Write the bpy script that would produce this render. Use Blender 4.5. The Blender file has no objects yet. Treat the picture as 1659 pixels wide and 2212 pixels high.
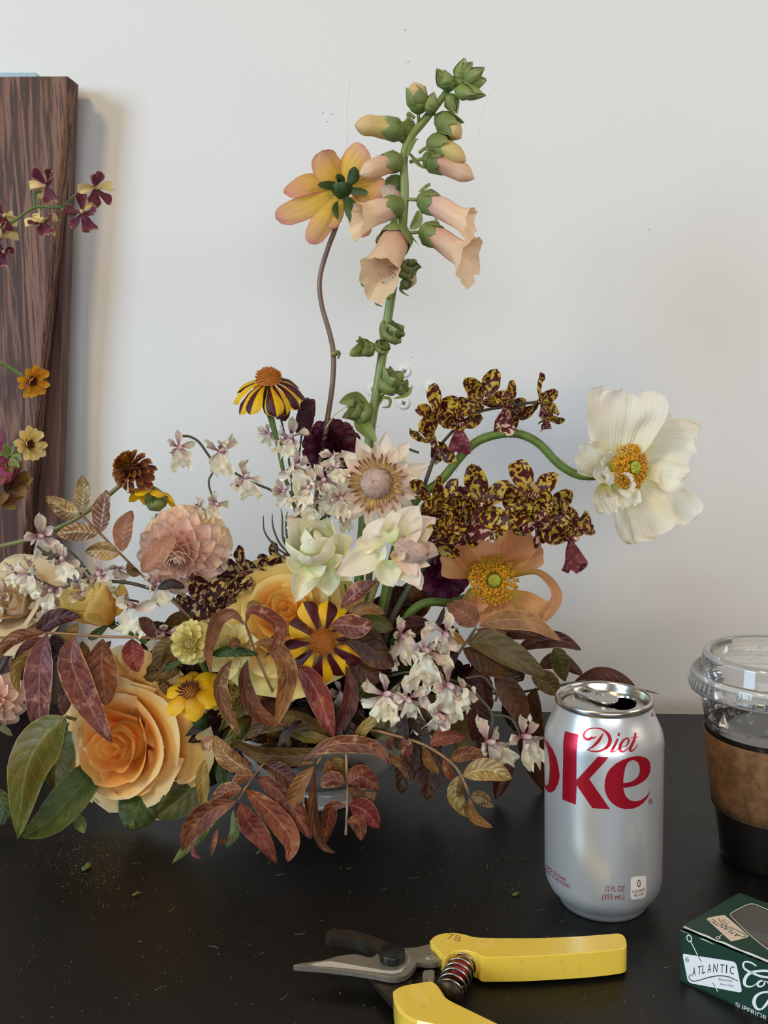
import bpy, bmesh, math, random
from mathutils import Vector, Matrix, noise
SC = bpy.context.scene; COL = SC.collection
PI = math.pi
# ---------------------------------------------------------------- camera, world, lights, exposure
FPX, PIT, ROLL, CH = 1900.0, .124, -.026, 289.3      # focal length in pixels of a 1659 wide frame, pitch, roll, height over table (mm)
cam = bpy.data.objects.new('camera', bpy.data.cameras.new('camera')); COL.objects.link(cam)
cam.data.sensor_fit = 'HORIZONTAL'; cam.data.sensor_width = 36; cam.data.lens = FPX/1659*36
cam.data.clip_start = .02
cam.matrix_world = Matrix.Translation((0, 0, CH/1000)) @ Matrix.Rotation(PI/2-PIT, 4, 'X') @ Matrix.Rotation(ROLL, 4, 'Z')
SC.camera = cam
def hexc(h, a=1):
    c = [int(h[i:i+2], 16)/255 for i in (0, 2, 4)]
    return tuple((x/12.92 if x <= .04045 else ((x+.055)/1.055)**2.4) for x in c)+(a,)
wd = bpy.data.worlds.new('world'); SC.world = wd; wd.use_nodes = True
wd.node_tree.nodes['Background'].inputs[0].default_value = (1.0, .88, .76, 1)
wd.node_tree.nodes['Background'].inputs[1].default_value = .17
def area(name, loc, target, sx, sy, power, col):
    l = bpy.data.lights.new(name, 'AREA'); l.shape = 'RECTANGLE'; l.size = sx; l.size_y = sy; l.energy = power; l.color = col
    o = bpy.data.objects.new(name, l); COL.objects.link(o); o.location = loc
    d = Vector(target)-Vector(loc); o.rotation_euler = d.to_track_quat('-Z', 'Y').to_euler(); return o
area('window_daylight', (-2.6, -1.0, 1.0), (0, .8, .2), 1.0, 1.3, 66, (.52, .76, 1.0))
area('front_fill', (.2, -2.5, .5), (.35, .8, .08), 2.2, .8, 36, (.86, .91, 1.0))  # added fill light behind the camera, lifts the wall's dim lower right
area('right_lamp', (1.25, .0, .85), (.35, .9, .1), .45, .45, 6.5, (1.0, .89, .80))
area('ceiling_lamp', (-1.05, -.77, 1.75), (0.1, .8, .2), .35, .35, 17, (1.0, .74, .36))
SC.view_settings.view_transform = 'Standard'; SC.view_settings.look = 'None'
SC.view_settings.gamma = 1; SC.view_settings.exposure = 0; SC.view_settings.use_curve_mapping = False
# ---------------------------------------------------------------- pixel of the photograph + distance -> point in the room (mm)
_c, _s = math.cos(ROLL), math.sin(ROLL); _cp, _sp = math.cos(PIT), math.sin(PIT)
def ray(px, py):
    a, b = px-829.5, py-1106
    r, up = (a*_c+b*_s)/FPX, -(-a*_s+b*_c)/FPX
    return Vector((r, _cp+up*_sp, -_sp+up*_cp))
CAM = Vector((0, 0, CH))
def at(px, py, Y):
    d = ray(px, py); return CAM+d*(Y/d.y)
def onz(px, py, z=0):
    d = ray(px, py); return CAM+d*((z-CH)/d.z)
def P(s, Y=620):
    out = []
    for t in s.split():
        q = [float(x) for x in t.split(',')]
        if len(q) > 2: Y = q[2]
        out.append((q[0], q[1], Y))
    return out
def PW(s, Y=620):
    """path string; depths are given at some points and eased in between"""
    toks = [[float(x) for x in t.split(',')] for t in s.split()]
    ks = [(i, t[2]) for i, t in enumerate(toks) if len(t) > 2] or [(0, Y)]
    out = []
    for i, t in enumerate(toks):
        if i <= ks[0][0]: y = ks[0][1]
        elif i >= ks[-1][0]: y = ks[-1][1]
        else:
            for (a, ya), (b, yb) in zip(ks, ks[1:]):
                if a <= i <= b: y = ya+(yb-ya)*(i-a)/(b-a); break
        out.append(at(t[0], t[1], y))
    return out
def catmull(p, n, closed=False):
    m = len(p)
    if m == 2 and not closed: return [p[0].lerp(p[1], i/(n-1)) for i in range(n)]
    segs = m if closed else m-1; out = []
    for i in range(n):
        t = i/(n if closed else n-1)*segs; k = min(int(t), segs-1); t -= k
        if closed: a, b, c, d = p[(k-1) % m], p[k % m], p[(k+1) % m], p[(k+2) % m]
        else: a, b, c, d = p[max(k-1, 0)], p[k], p[k+1], p[min(k+2, m-1)]
        out.append(.5*((2*b)+(c-a)*t+(2*a-5*b+4*c-d)*t*t+(3*b-a-3*c+d)*t*t*t))
    return out
def lin(keys, t):
    if t <= keys[0][0]: return keys[0][1]
    for (a, va), (b, vb) in zip(keys, keys[1:]):
        if t <= b:
            u = (t-a)/(b-a); return va+(vb-va)*u
    return keys[-1][1]
PRO = dict(
 leaf=[(0,.03),(.08,.28),(.2,.68),(.35,.95),(.5,1),(.65,.88),(.8,.6),(.92,.26),(1,0)],
 point=[(0,.25),(.15,.6),(.35,.95),(.55,1),(.75,.74),(.9,.36),(1,0)],
 star=[(0,.3),(.15,.62),(.32,.92),(.48,1),(.64,.86),(.78,.58),(.9,.24),(.97,.06),(1,0)],
 oval=[(0,.12),(.2,.62),(.4,.93),(.6,1),(.8,.85),(.92,.55),(.98,.25),(1,0)],
 spoon=[(0,.15),(.3,.5),(.5,.82),(.68,1),(.84,.93),(.94,.66),(.985,.35),(1,.1)],
 fan=[(0,.14),(.2,.42),(.45,.75),(.7,.96),(.88,1),(.97,.9),(1,.72)],
 strap=[(0,.45),(.3,.8),(.65,1),(.85,.96),(.95,.72),(1,.3)],
 round=[(0,.3),(.15,.7),(.35,.96),(.55,1),(.75,.9),(.88,.68),(.96,.36),(1,.06)],
 thin=[(0,.5),(.3,1),(.7,.8),(1,.05)])
class MB:
    def __init__(s): s.v = []; s.f = []; s.uv = []; s.m = []
    def grid(s, nu, nv, fn, wrap=False, m=0, flip=False):
        b = len(s.v); w = nu if wrap else nu+1
        for j in range(nv+1):
            for i in range(w):
                s.v.append(fn(i/nu, j/nv)); s.uv.append((i/nu, j/nv))
        for j in range(nv):
            for i in range(nu):
                q = [b+j*w+i, b+j*w+(i+1) % w if wrap else b+j*w+i+1, b+(j+1)*w+((i+1) % w if wrap else i+1), b+(j+1)*w+i]
                s.f.append(q[::-1] if flip else q); s.m.append(m)
        return s
    def tube(s, pts, rad, seg=8, m=0, cap=True, n=None):
        if n: 
            rr = rad if isinstance(rad, (list, tuple)) else [rad]*len(pts)
            k = len(pts)-1; pts2 = catmull(pts, n)
            rad = [lin([(i/k, r) for i, r in enumerate(rr)], j/(n-1)) for j in range(n)]; pts = pts2
        if not isinstance(rad, (list, tuple)): rad = [rad]*len(pts)
        b = len(s.v); N = None
        for i, p in enumerate(pts):
            t = (pts[min(i+1, len(pts)-1)]-pts[max(i-1, 0)])
            t = t.normalized() if t.length > 1e-9 else Vector((0, 0, 1))
            if N is None: N = t.orthogonal().normalized()
            else:
                N = N-t*N.dot(t); N = N.normalized() if N.length > 1e-6 else t.orthogonal().normalized()
            B = t.cross(N)
            for k in range(seg):
                a = 2*PI*k/seg; s.v.append(p+(N*math.cos(a)+B*math.sin(a))*rad[i]); s.uv.append((k/seg, i/(len(pts)-1)))
        for i in range(len(pts)-1):
            for k in range(seg):
                s.f.append([b+i*seg+k, b+i*seg+(k+1) % seg, b+(i+1)*seg+(k+1) % seg, b+(i+1)*seg+k]); s.m.append(m)
        if cap:
            s.f.append([b+k for k in range(seg)][::-1]); s.m.append(m)
            e = b+(len(pts)-1)*seg; s.f.append([e+k for k in range(seg)]); s.m.append(m)
        return s
    def lathe(s, prof, M=None, seg=48, m=0, wob=None, a0=0, a1=2*PI):
        M = M or Matrix.Identity(4); full = abs(a1-a0-2*PI) < 1e-6; n = len(prof)-1
        def fn(u, v):
            r, z = prof[min(int(round(v*n)), n)]; a = a0+u*(a1-a0)
            if wob: r, z = wob(r, z, a, v)
            return M @ Vector((r*math.cos(a), r*math.sin(a), z))
        return s.grid(seg, n, fn, wrap=full, m=m)
    def blob(s, c, r, seg=6, m=0, sz=1, M=None):
        M = M or Matrix.Translation(c)
        return s.lathe([(max(r*math.sin(PI*k/4), .001), -r*sz*math.cos(PI*k/4)) for k in range(5)], M, seg, m)
    def blade(s, pts, w, prof='leaf', hint=None, tw=0, cup=0, fold=0, ruf=0, rag=0, rnd=0, nu=6, nv=14, seed=0, m=0, ridge=0, waves=0, rf=3.0):
        """a leaf or petal: ribbon along pts (mm), w = half width; cup/fold raise the edges to the hint side"""
        C = catmull(pts, nv+1); hint = (hint or Vector((0, -1, .35))).normalized(); K = PRO[prof]
        L = sum((C[i+1]-C[i]).length for i in range(nv)); so = Vector((seed*7.3, seed*1.7, seed*3.1))
        fr = []
        for i in range(nv+1):
            t = (C[min(i+1, nv)]-C[max(i-1, 0)]).normalized()
            Bv = t.cross(hint)
            Bv = Bv.normalized() if Bv.length > 1e-3 else t.orthogonal().normalized()
            Nv = Bv.cross(t); a = math.radians(tw[0]+(tw[1]-tw[0])*i/nv if isinstance(tw, tuple) else tw)
            fr.append((t, Bv*math.cos(a)+Nv*math.sin(a), Nv*math.cos(a)-Bv*math.sin(a)))
        for i in range(1, nv):   # ease frames
            pass
        def fn(u, v):
            i = min(int(round(v*nv)), nv); t, B, N = fr[i]; sx = 2*u-1; ww = w*lin(K, v)
            h = cup*sx*sx*ww+fold*abs(sx)*ww
            if ruf: h += ruf*w*(.25+.75*abs(sx))*min(1, v*1.5)*2*noise.noise(Vector((sx*rf*.5, v*rf, 0))+so)
            if waves: h += waves*w*abs(sx)*math.sin(v*PI*2*rf*1.3+(0 if sx > 0 else 1.3)+seed)
            if ridge: h += ridge*w*v*math.sin(sx*13+seed)*.5
            dl = 0
            if rag: dl += rag*L*v**3*noise.noise(Vector((sx*3.5, 9, 0))+so)*1.6
            if rnd: dl -= rnd*L*sx*sx*v**2
            return C[i]+B*sx*ww+N*h+t*dl
        return s.grid(nu, nv, fn, m=m)
    def mesh(s, name='mesh', off=None, smooth=True):
        me = bpy.data.meshes.new(name); off = off or Vector((0, 0, 0))
        me.from_pydata([((v-off)*.001)[:] for v in s.v], [], s.f)
        uvl = me.uv_layers.new(name='UVMap'); li = [0]*len(me.loops); me.loops.foreach_get('vertex_index', li)
        buf = []
        for k in li: buf += s.uv[k] if k < len(s.uv) else (0, 0)
        uvl.data.foreach_set('uv', buf)
        me.polygons.foreach_set('material_index', s.m[:len(me.polygons)])
        me.polygons.foreach_set('use_smooth', [smooth]*len(me.polygons)); me.update()
        return me
# ---------------------------------------------------------------- objects: things, parts, sub-parts
WM = {}
def link(o, parent, M, kind=None, label=None):
    COL.objects.link(o)
    if parent is not None: o.parent = parent; o.matrix_basis = WM[parent].inverted() @ M
    else: o.matrix_basis = M
    WM[o] = M
    if kind: o['kind'] = kind
    if label: o['label'] = label
    return o
def thing(name, label, cat, loc, group=None):
    o = bpy.data.objects.new(name, None); o.empty_display_size = .01
    link(o, None, Matrix.Translation(Vector(loc)*.001)); o['label'] = label; o['category'] = cat
    if group: o['group'] = group
    return o
def mats(me, ms):
    for m in (ms if isinstance(ms, (list, tuple)) else [ms]): me.materials.append(m)
def put(mb, name, ms, parent, kind=None, label=None, smooth=True):
    loc = WM[parent].translation if parent is not None else Vector((0, 0, 0))
    me = mb.mesh(name, loc*1000, smooth); mats(me, ms)
    return link(bpy.data.objects.new(name, me), parent, Matrix.Translation(loc), kind, label)
def inst(me, name, parent, M, kind=None, label=None):
    return link(bpy.data.objects.new(name, me), parent, M, kind, label)
def solo(mb, name, ms, label=None, cat=None, loc=(0, 0, 0), kind=None, group=None, smooth=True):
    loc = Vector(loc); me = mb.mesh(name, loc, smooth); mats(me, ms)
    o = link(bpy.data.objects.new(name, me), None, Matrix.Translation(loc*.001), kind)
    if label: o['label'] = label
    if cat: o['category'] = cat
    if group: o['group'] = group
    return o
def frame(c, axis, roll=0, s=1.0):
    z = Vector(axis).normalized(); up = Vector((0, 0, 1)) if abs(z.z) < .95 else Vector((0, 1, 0))
    x = up.cross(z).normalized(); y = z.cross(x)
    M = Matrix(((x.x, y.x, z.x, 0), (x.y, y.y, z.y, 0), (x.z, y.z, z.z, 0), (0, 0, 0, 1)))
    return Matrix.Translation(Vector(c)*.001) @ M @ Matrix.Rotation(math.radians(roll), 4, 'Z') @ Matrix.Scale(s, 4)
def pm(F, az, el, r0=0, h0=0, s=1, roll=0, sw=1):
    """petal matrix in flower frame F (degrees, mm)"""
    return F @ Matrix.Rotation(math.radians(az), 4, 'Z') @ Matrix.Translation((r0*.001, 0, h0*.001)) @ Matrix.Rotation(-math.radians(el), 4, 'Y') @ Matrix.Rotation(math.radians(roll), 4, 'X') @ Matrix.Diagonal((s, s*sw, s, 1))
def petal(L, W, prof='oval', cup=.3, curl=0, mat=None, nu=6, nv=9, name='petal', **k):
    """petal mesh lying along +X, inner face +Z; curl = bend in degrees towards +Z"""
    pts = []; x = z = 0; n = 8; a = 0
    for i in range(n+1):
        pts.append(Vector((x, 0, z))); a = math.radians(curl)*(i+.5)/n
        x += L/n*math.cos(a); z += L/n*math.sin(a)
    mb = MB().blade(pts, W/2, prof, hint=Vector((-.001, 0, 1)), cup=cup, nu=nu, nv=nv, **k)
    me = mb.mesh(name)
    if mat: mats(me, mat)
    return me
rnd = random.Random(7)
# ---------------------------------------------------------------- materials
class G:
    def __init__(s, name):
        s.mat = bpy.data.materials.new(name); s.mat.use_nodes = True; s.nt = s.mat.node_tree; s.nt.nodes.clear()
        s.out = s.nt.nodes.new('ShaderNodeOutputMaterial')
    def n(s, t, **kw):
        nd = s.nt.nodes.new('ShaderNode'+t)
        for k, v in kw.items():
            if k.startswith('i_'):
                key = k[2:]; key = int(key) if key.isdigit() else key.replace('_', ' ')
                if isinstance(v, bpy.types.NodeSocket): s.nt.links.new(v, nd.inputs[key])
                else: nd.inputs[key].default_value = v
            else: setattr(nd, k, v)
        return nd
    def l(s, a, b): s.nt.links.new(a, b)
    def math(s, op, a, b=0, c=0):
        nd = s.n('Math', operation=op, i_0=a, i_1=b)
        if op in ('MULTIPLY_ADD',): 
            if isinstance(c, bpy.types.NodeSocket): s.l(c, nd.inputs[2])
            else: nd.inputs[2].default_value = c
        return nd.outputs[0]
    def smooth(s, x, a, b):
        nd = s.n('MapRange', interpolation_type='SMOOTHSTEP', i_0=x, i_1=a, i_2=b); return nd.outputs[0]
    def mix(s, f, a, b):
        nd = s.n('Mix', data_type='RGBA')
        for sock, v in ((nd.inputs[0], f), (nd.inputs[6], a), (nd.inputs[7], b)):
            if isinstance(v, bpy.types.NodeSocket): s.l(v, sock)
            else: sock.default_value = v
        return nd.outputs[2]
    def ramp(s, f, stops):
        nd = s.n('ValToRGB'); s.l(f, nd.inputs[0]); e = nd.color_ramp.elements
        while len(e) < len(stops): e.new(.5)
        for el, (p, c) in zip(e, stops): el.position = p; el.color = c if isinstance(c, tuple) else hexc(c)
        return nd.outputs[0]
    def finish(s, col, rough=.5, trans=0, bump=None, bs=.3, bd=.0006, metal=0, spec=.5, coat=0, sub=0):
        p = s.n('BsdfPrincipled'); 
        for k, v in (('Base Color', col), ('Roughness', rough), ('Metallic', metal), ('Specular IOR Level', spec), ('Coat Weight', coat)):
            if isinstance(v, bpy.types.NodeSocket): s.l(v, p.inputs[k])
            else: p.inputs[k].default_value = v
        if bump is not None:
            b = s.n('Bump', i_Strength=bs, i_Distance=bd, i_Height=bump); s.l(b.outputs[0], p.inputs['Normal'])
        if trans:
            tr = s.n('BsdfTranslucent'); s.l(col, tr.inputs[0]) if isinstance(col, bpy.types.NodeSocket) else setattr(tr.inputs[0], 'default_value', col)
            mx = s.n('MixShader', i_0=trans); s.l(p.outputs[0], mx.inputs[1]); s.l(tr.outputs[0], mx.inputs[2]); s.l(mx.outputs[0], s.out.inputs[0])
        else: s.l(p.outputs[0], s.out.inputs[0])
        return s.mat
    def uv(s):
        t = s.n('TexCoord'); x = s.n('SeparateXYZ', i_0=t.outputs['UV']); return x.outputs[0], x.outputs[1]
    def objrand(s): return s.n('ObjectInfo').outputs['Random']
    def vec(s, x, y, z=0):
        c = s.n('CombineXYZ', i_0=x, i_1=y); 
        if isinstance(z, bpy.types.NodeSocket): s.l(z, c.inputs[2])
        else: c.inputs[2].default_value = z
        return c.outputs[0]
    def noise(s, v, scale, detail=3, rough=.5, dist=0):
        return s.n('TexNoise', i_Vector=v, i_Scale=scale, i_Detail=detail, i_Roughness=rough, i_Distortion=dist).outputs['Fac']
def plain(name, h, rough=.5, metal=0, trans=0, nz=.12, scale=150, spec=.5, coat=0):
    g = G(name); o = g.n('TexCoord').outputs['Object']; f = g.noise(o, scale)
    c = hexc(h) if isinstance(h, str) else h; d = tuple(x*(1-nz*2) for x in c[:3])+(1,)
    return g.finish(g.mix(f, d, tuple(min(1, x*(1+nz)) for x in c[:3])+(1,)), rough, trans, metal=metal, bump=f, bs=.1, spec=spec, coat=coat)
def petmat(name, base, mid, tip, edge=None, ew=.75, streak=.25, trans=.35, rough=.6, var=.2, spots=None, sth=.5, sfr=(3, 5), stripe=None, bump=.35, back=None, fr=16):
    g = G(name); u, v = g.uv(); r = g.objrand(); r10 = g.math('MULTIPLY', r, 37)
    st = g.noise(g.vec(g.math('MULTIPLY', u, fr), g.math('MULTIPLY', v, 1.4), r10), 1, 3)
    vv = g.math('ADD', v, g.math('MULTIPLY', g.math('SUBTRACT', st, .5), .35))
    c = g.ramp(vv, [(0.02, base), (.45, mid), (.95, tip)])
    a = g.math('ABSOLUTE', g.math('MULTIPLY_ADD', u, 2, -1))
    if spots:
        n = g.noise(g.vec(g.math('MULTIPLY', u, sfr[0]), g.math('MULTIPLY', v, sfr[1]), r10), 2.1, 1.5, .5, .4)
        c = g.mix(g.smooth(n, sth-.025, sth+.025), c, hexc(spots))
    if stripe:
        w = g.math('ADD', u, g.math('MULTIPLY', g.math('SUBTRACT', st, .5), .12))
        f = g.math('MULTIPLY', g.smooth(w, stripe[1]-.02, stripe[1]+.02), g.math('SUBTRACT', 1, g.smooth(w, stripe[2]-.02, stripe[2]+.02)))
        c = g.mix(f, c, hexc(stripe[0]))
    if edge: c = g.mix(g.smooth(g.math('MAXIMUM', a, g.math('MULTIPLY_ADD', v, 1.0, 0.0) if ew < .9 else a), ew, ew+.2), c, hexc(edge))
    val = g.math('MULTIPLY_ADD', r, var, 1-var*.6)
    val = g.math('MULTIPLY', val, g.math('MULTIPLY_ADD', st, -streak, 1+streak*.5))
    hs = g.n('HueSaturation', i_Value=val, i_Color=c, i_Hue=g.math('MULTIPLY_ADD', g.math('FRACT', g.math('MULTIPLY', r, 91.7)), .016, .492))
    return g.finish(hs.outputs[0], rough, trans, bump=st, bs=bump, bd=.0012, spec=.35)
def leafmat(name, c1, c2, c3, vein, edge='b08a58', trans=.22, rough=.46, nveins=8, quilt=.5, dens=(.38, .6), shine=.35):
    g = G(name); u, v = g.uv(); r = g.objrand(); o = g.n('TexCoord').outputs['Object']
    ov = g.n('VectorMath', operation='ADD'); g.l(o, ov.inputs[0]); g.l(g.vec(r, r, r), ov.inputs[1])
    n1 = g.noise(ov.outputs[0], 42, 5, .65, .6); n2 = g.noise(ov.outputs[0], 120, 4, .65, .4)
    c = g.mix(g.smooth(n1, dens[0], dens[1]), hexc(c1), hexc(c2))
    c = g.mix(g.math('MULTIPLY', g.smooth(n2, .52, .72), .75), c, hexc(c3))
    a = g.math('ABSOLUTE', g.math('MULTIPLY_ADD', u, 2, -1))
    sw = g.math('SINE', g.math('MULTIPLY', g.math('ADD', g.math('SUBTRACT', g.math('MULTIPLY', v, nveins), g.math('MULTIPLY', a, 1.5)), g.math('MULTIPLY', n1, 1.1)), 2*PI))
    vf = g.math('MULTIPLY', g.smooth(sw, .965, 1), g.math('SUBTRACT', 1, g.smooth(a, .55, .95)))
    mr = g.math('SUBTRACT', 1, g.smooth(a, .02, .07))
    c = g.mix(g.math('MULTIPLY', g.math('MAXIMUM', vf, mr), .5), c, hexc(vein))
    ed = g.smooth(g.math('ADD', a, g.math('MULTIPLY', g.math('SUBTRACT', n2, .5), .3)), .9, 1.0)
    c = g.mix(g.math('MULTIPLY', ed, .8), c, hexc(edge))
    hs = g.n('HueSaturation', i_Value=g.math('MULTIPLY_ADD', g.math('FRACT', g.math('MULTIPLY', r, 57.3)), .6, .92), i_Hue=g.math('MULTIPLY_ADD', r, .05, .485), i_Color=c)
    hgt = g.math('ADD', g.math('MULTIPLY', n2, .8), g.math('MULTIPLY', sw, -.16))
    return g.finish(hs.outputs[0], rough, trans, bump=hgt, bs=quilt, bd=.0013, spec=shine)
M = {}
M['leaf_red'] = leafmat('leaf_red', '581f15', '7c3a24', '96663c', '9c7050', edge='946a44', dens=(.4, .62))
M['leaf_maroon'] = leafmat('leaf_maroon', '360f0e', '4e1d18', '5c3a22', '6f4232', edge='6e4232')
M['leaf_mauve'] = leafmat('leaf_mauve', '60291c', '80442f', 'c0917a', 'ac8468', edge='c09a68', rough=.42, shine=.4, dens=(.42, .66))  # red leaf with its pinkish highlights put into the paler blotch colours
M['leaf_bronze'] = leafmat('leaf_bronze', '64391f', '8c6438', 'b4946a', 'c4b48e', edge='a05a38', nveins=9, rough=.32, shine=.7)
M['leaf_tan'] = leafmat('leaf_tan', '6c4822', '886432', '9a7c48', 'a08458', edge='9c7442')
M['leaf_salmon'] = leafmat('leaf_salmon', '744a30', '946244', '80683c', 'a07c58', edge='ac8460')
M['leaf_brown'] = leafmat('leaf_brown', '4c2c16', '623f20', '6c5030', '74583a', edge='78502c')
M['leaf_olive'] = leafmat('leaf_olive', '58421a', '4a4a1a', '6a5620', '787238', edge='7a6434', trans=.25)
M['leaf_green'] = leafmat('leaf_green', '2a3410', '3a4818', '505422', '5c602e', edge='5c5c2c', trans=.25)
M['leaf_green2'] = leafmat('leaf_green2', '6b7240', '56602c', '7c8a50', '8a9460', edge='848a50', trans=.25)
M['leaf_dull'] = leafmat('leaf_dull', '54401f', '625230', '6c6440', '7a7450', edge='74623c')
M['leaf_dark'] = leafmat('leaf_dark', '1c0c0a', '2a1210', '22180c', '342014', edge='38200f', trans=.1)  # near-black leaves, the shade of the bouquet's hollows put into their colour
M['calyx'] = petmat('calyx', '86934a', '758242', '8e9a62', edge='a0a870', ew=.92, trans=.2, rough=.45, streak=.35)
M['calyx_dark'] = petmat('calyx_dark', '2e4520', '30481f', '3c5428', trans=.15, rough=.4)
M['bud_green'] = petmat('bud_green', '8e9a56', '80904c', '9ca46c', trans=.15, rough=.45)
M['stem'] = plain('stem', '5d7634', .45, nz=.2, trans=.08)
M['stem_spire'] = plain('stem_spire', '7d8c48', .4, nz=.18, scale=120)
M['stem_brown'] = plain('stem_brown', '7e6250', .4, nz=.25, scale=60)
M['stem_dark'] = plain('stem_dark', '4a4634', .5, nz=.2)
M['stem_poppy'] = plain('stem_poppy', '5f7a30', .5, nz=.18)
M['stem_tan'] = plain('stem_tan', '9a7450', .45, nz=.2)
M['stem_olive'] = plain('stem_olive', '7d7a44', .45, nz=.2)
M['orchid_white'] = petmat('orchid_white', 'f1e6d6', 'f3ecd8', 'f0e9c8', edge='f4eed6', trans=.3, streak=.12, var=.12)
M['orchid_sepal'] = petmat('orchid_sepal', '844a58', 'd2b4aa', 'f4eed2', trans=.3, streak=.2, var=.12)
M['orchid_pink'] = petmat('orchid_pink', 'a86a78', 'c893a0', 'e8d2c8', trans=.25, streak=.3)
M['orchid_wine'] = petmat('orchid_wine', '5c2638', '64283a', '7a3a44', edge='d8c07c', ew=.88, trans=.3, streak=.35)
M['orchid_cream'] = petmat('orchid_cream', 'c49a5c', 'dcc07c', 'e8d498', trans=.3)
M['tiger'] = petmat('tiger', 'b08c30', 'c0a03c', 'cca82c', edge='d4a820', ew=.9, spots='4a1616', sth=.47, sfr=(2.0, 3.6), trans=.18, streak=.15, rough=.45)
M['tiger_lip'] = petmat('tiger_lip', 'd8a68c', 'd6a894', 'e0c0a4', edge='c8a880', ew=.93, spots='5c1620', sth=.46, sfr=(2.2, 3.0), trans=.18, streak=.15)
M['tiger_dark'] = petmat('tiger_dark', '5c1a24', '6a2430', '70303a', edge='b08a74', ew=.9, spots='8c5458', sth=.58, trans=.15)
M['tiger_low'] = petmat('tiger_low', 'b89c68', 'c4ac74', 'b89850', spots='3c1016', sth=.45, sfr=(1.8, 2.4), edge='a88a54', ew=.93, trans=.12)
M['dahlia_blush'] = petmat('dahlia_blush', 'dea892', 'ecc2ac', 'f6dac6', edge='fae8d6', ew=.84, trans=.3, streak=.22, var=.14)
M['dahlia_pale'] = petmat('dahlia_pale', 'e8c0a2', 'f2d4b2', 'f6e4c2', edge='e6bcae', ew=.9, trans=.3, streak=.2, var=.12)
M['dahlia_wine'] = petmat('dahlia_wine', '350a1c', '4c1228', '5e1a32', trans=.22, streak=.3, rough=.42, var=.35)
M['dahlia_plum'] = petmat('dahlia_plum', '3a1024', '561c3a', '6c2c4a', trans=.2, streak=.3, rough=.42, var=.35)
M['dahlia_back'] = petmat('dahlia_back', 'dcae3c', 'eac058', 'e4a892', edge='de988a', ew=.8, trans=.42, streak=.5, var=.12, fr=20)
M['zinnia_pale'] = petmat('zinnia_pale', '9c7a34', 'dccb70', 'eadf96', trans=.3, streak=.25, var=.15)
M['dahlia_cream'] = petmat('dahlia_cream', 'cfc070', 'e0d48c', 'e8dca0', edge='ece2ac', trans=.3, streak=.35, var=.12)
M['mum_pale'] = petmat('mum_pale', 'a8904a', 'c0a85c', 'ccb878', trans=.28, streak=.25)
M['gold'] = petmat('gold', 'd89a08', 'ecb810', 'f2c418', trans=.3, streak=.2, rough=.45, var=.12)
M['stripe'] = petmat('stripe', 'dc9c08', 'ecb810', 'f0c010', stripe=('4c0c16', .44, .93), trans=.25, streak=.12, rough=.42, var=.1)
M['stripe_wide'] = petmat('stripe_wide', '5a1014', 'e8b010', 'ecb810', stripe=('480a14', .46, 1.2), trans=.22, streak=.12, rough=.42, var=.1)
M['orange_small'] = petmat('orange_small', 'a8600c', 'dc9420', 'e8a830', trans=.3, streak=.3)
M['orange_pale'] = petmat('orange_pale', 'd8a030', 'e8c870', 'f0dc98', trans=.3, streak=.3)
M['bronze'] = petmat('bronze', '2c0a08', '431210', '7a3c10', edge='b87414', ew=.8, trans=.15, streak=.3, rough=.5)
M['bronze_low'] = petmat('bronze_low', '2a0c08', '54280e', '8a5c18', edge='a8761c', ew=.85, trans=.12, streak=.3)
M['rose_peach'] = petmat('rose_peach', 'f2a030', 'f8bc54', 'fad488', edge='fce2b0', ew=.86, trans=.36, streak=.14, var=.08, bump=.15)
M['rose_deep'] = petmat('rose_deep', 'ec8c24', 'f4a236', 'f8be60', edge='f9d08a', ew=.88, trans=.36, streak=.12, var=.08, bump=.15)
M['rose_yellow'] = petmat('rose_yellow', 'eaa838', 'f0c25c', 'f2d884', edge='f4e096', ew=.86, trans=.36, streak=.12, var=.08, bump=.15)
M['rose_ydeep'] = petmat('rose_ydeep', 'e08c30', 'eca440', 'f0be5c', edge='f2ca70', ew=.86, trans=.36, streak=.12, var=.08, bump=.15)
M['rose_cream'] = petmat('rose_cream', 'c89c68', 'd8b88c', 'dcc6a0', trans=.3, streak=.2, var=.1)
M['protea'] = petmat('protea', 'e8e0a4', 'f2e8cc', 'f2dfcc', edge='f8eee0', ew=.86, trans=.3, streak=.22, var=.08, rough=.5)
M['protea_green'] = petmat('protea_green', 'd8e098', 'f0eec4', 'f4eed6', edge='f8f2dc', ew=.86, trans=.32, streak=.2, var=.08, rough=.5)
M['protea_pink'] = petmat('protea_pink', 'dcc270', 'e8cab0', 'f0d8c6', edge='f6e8dc', ew=.86, trans=.3, streak=.3, var=.08)
M['fluff'] = plain('fluff', 'd6b6a4', .8, nz=.2, trans=.2)
M['style_tip'] = petmat('style_tip', 'dcc268', 'd8b068', '70281c', trans=.1, streak=.1)
M['poppy_white'] = petmat('poppy_white', 'dcd430', 'f6f0d8', 'f8f2e2', edge='faf5ea', ew=.95, trans=.42, streak=.24, var=.05, bump=1.0, fr=32)
M['poppy_peach'] = petmat('poppy_peach', 'c8b820', 'e6a468', 'e8b082', edge='efc69e', ew=.94, trans=.42, streak=.32, var=.06, bump=.9, fr=24)
M['anther'] = plain('anther', 'dc9c14', .6, nz=.2)
M['filament'] = plain('filament', 'b8a824', .6, nz=.2)
M['pistil'] = plain('pistil', 'b4b83c', .5, nz=.2)
M['dome'] = plain('dome', 'b86a14', .6, nz=.25)
M['dome_dark'] = plain('dome_dark', '5c2810', .6, nz=.25)
M['bell'] = petmat('bell', 'dea58e', 'e8bea0', 'f2d6b0', trans=.36, streak=.2, var=.08, rough=.45, fr=30)
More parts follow.
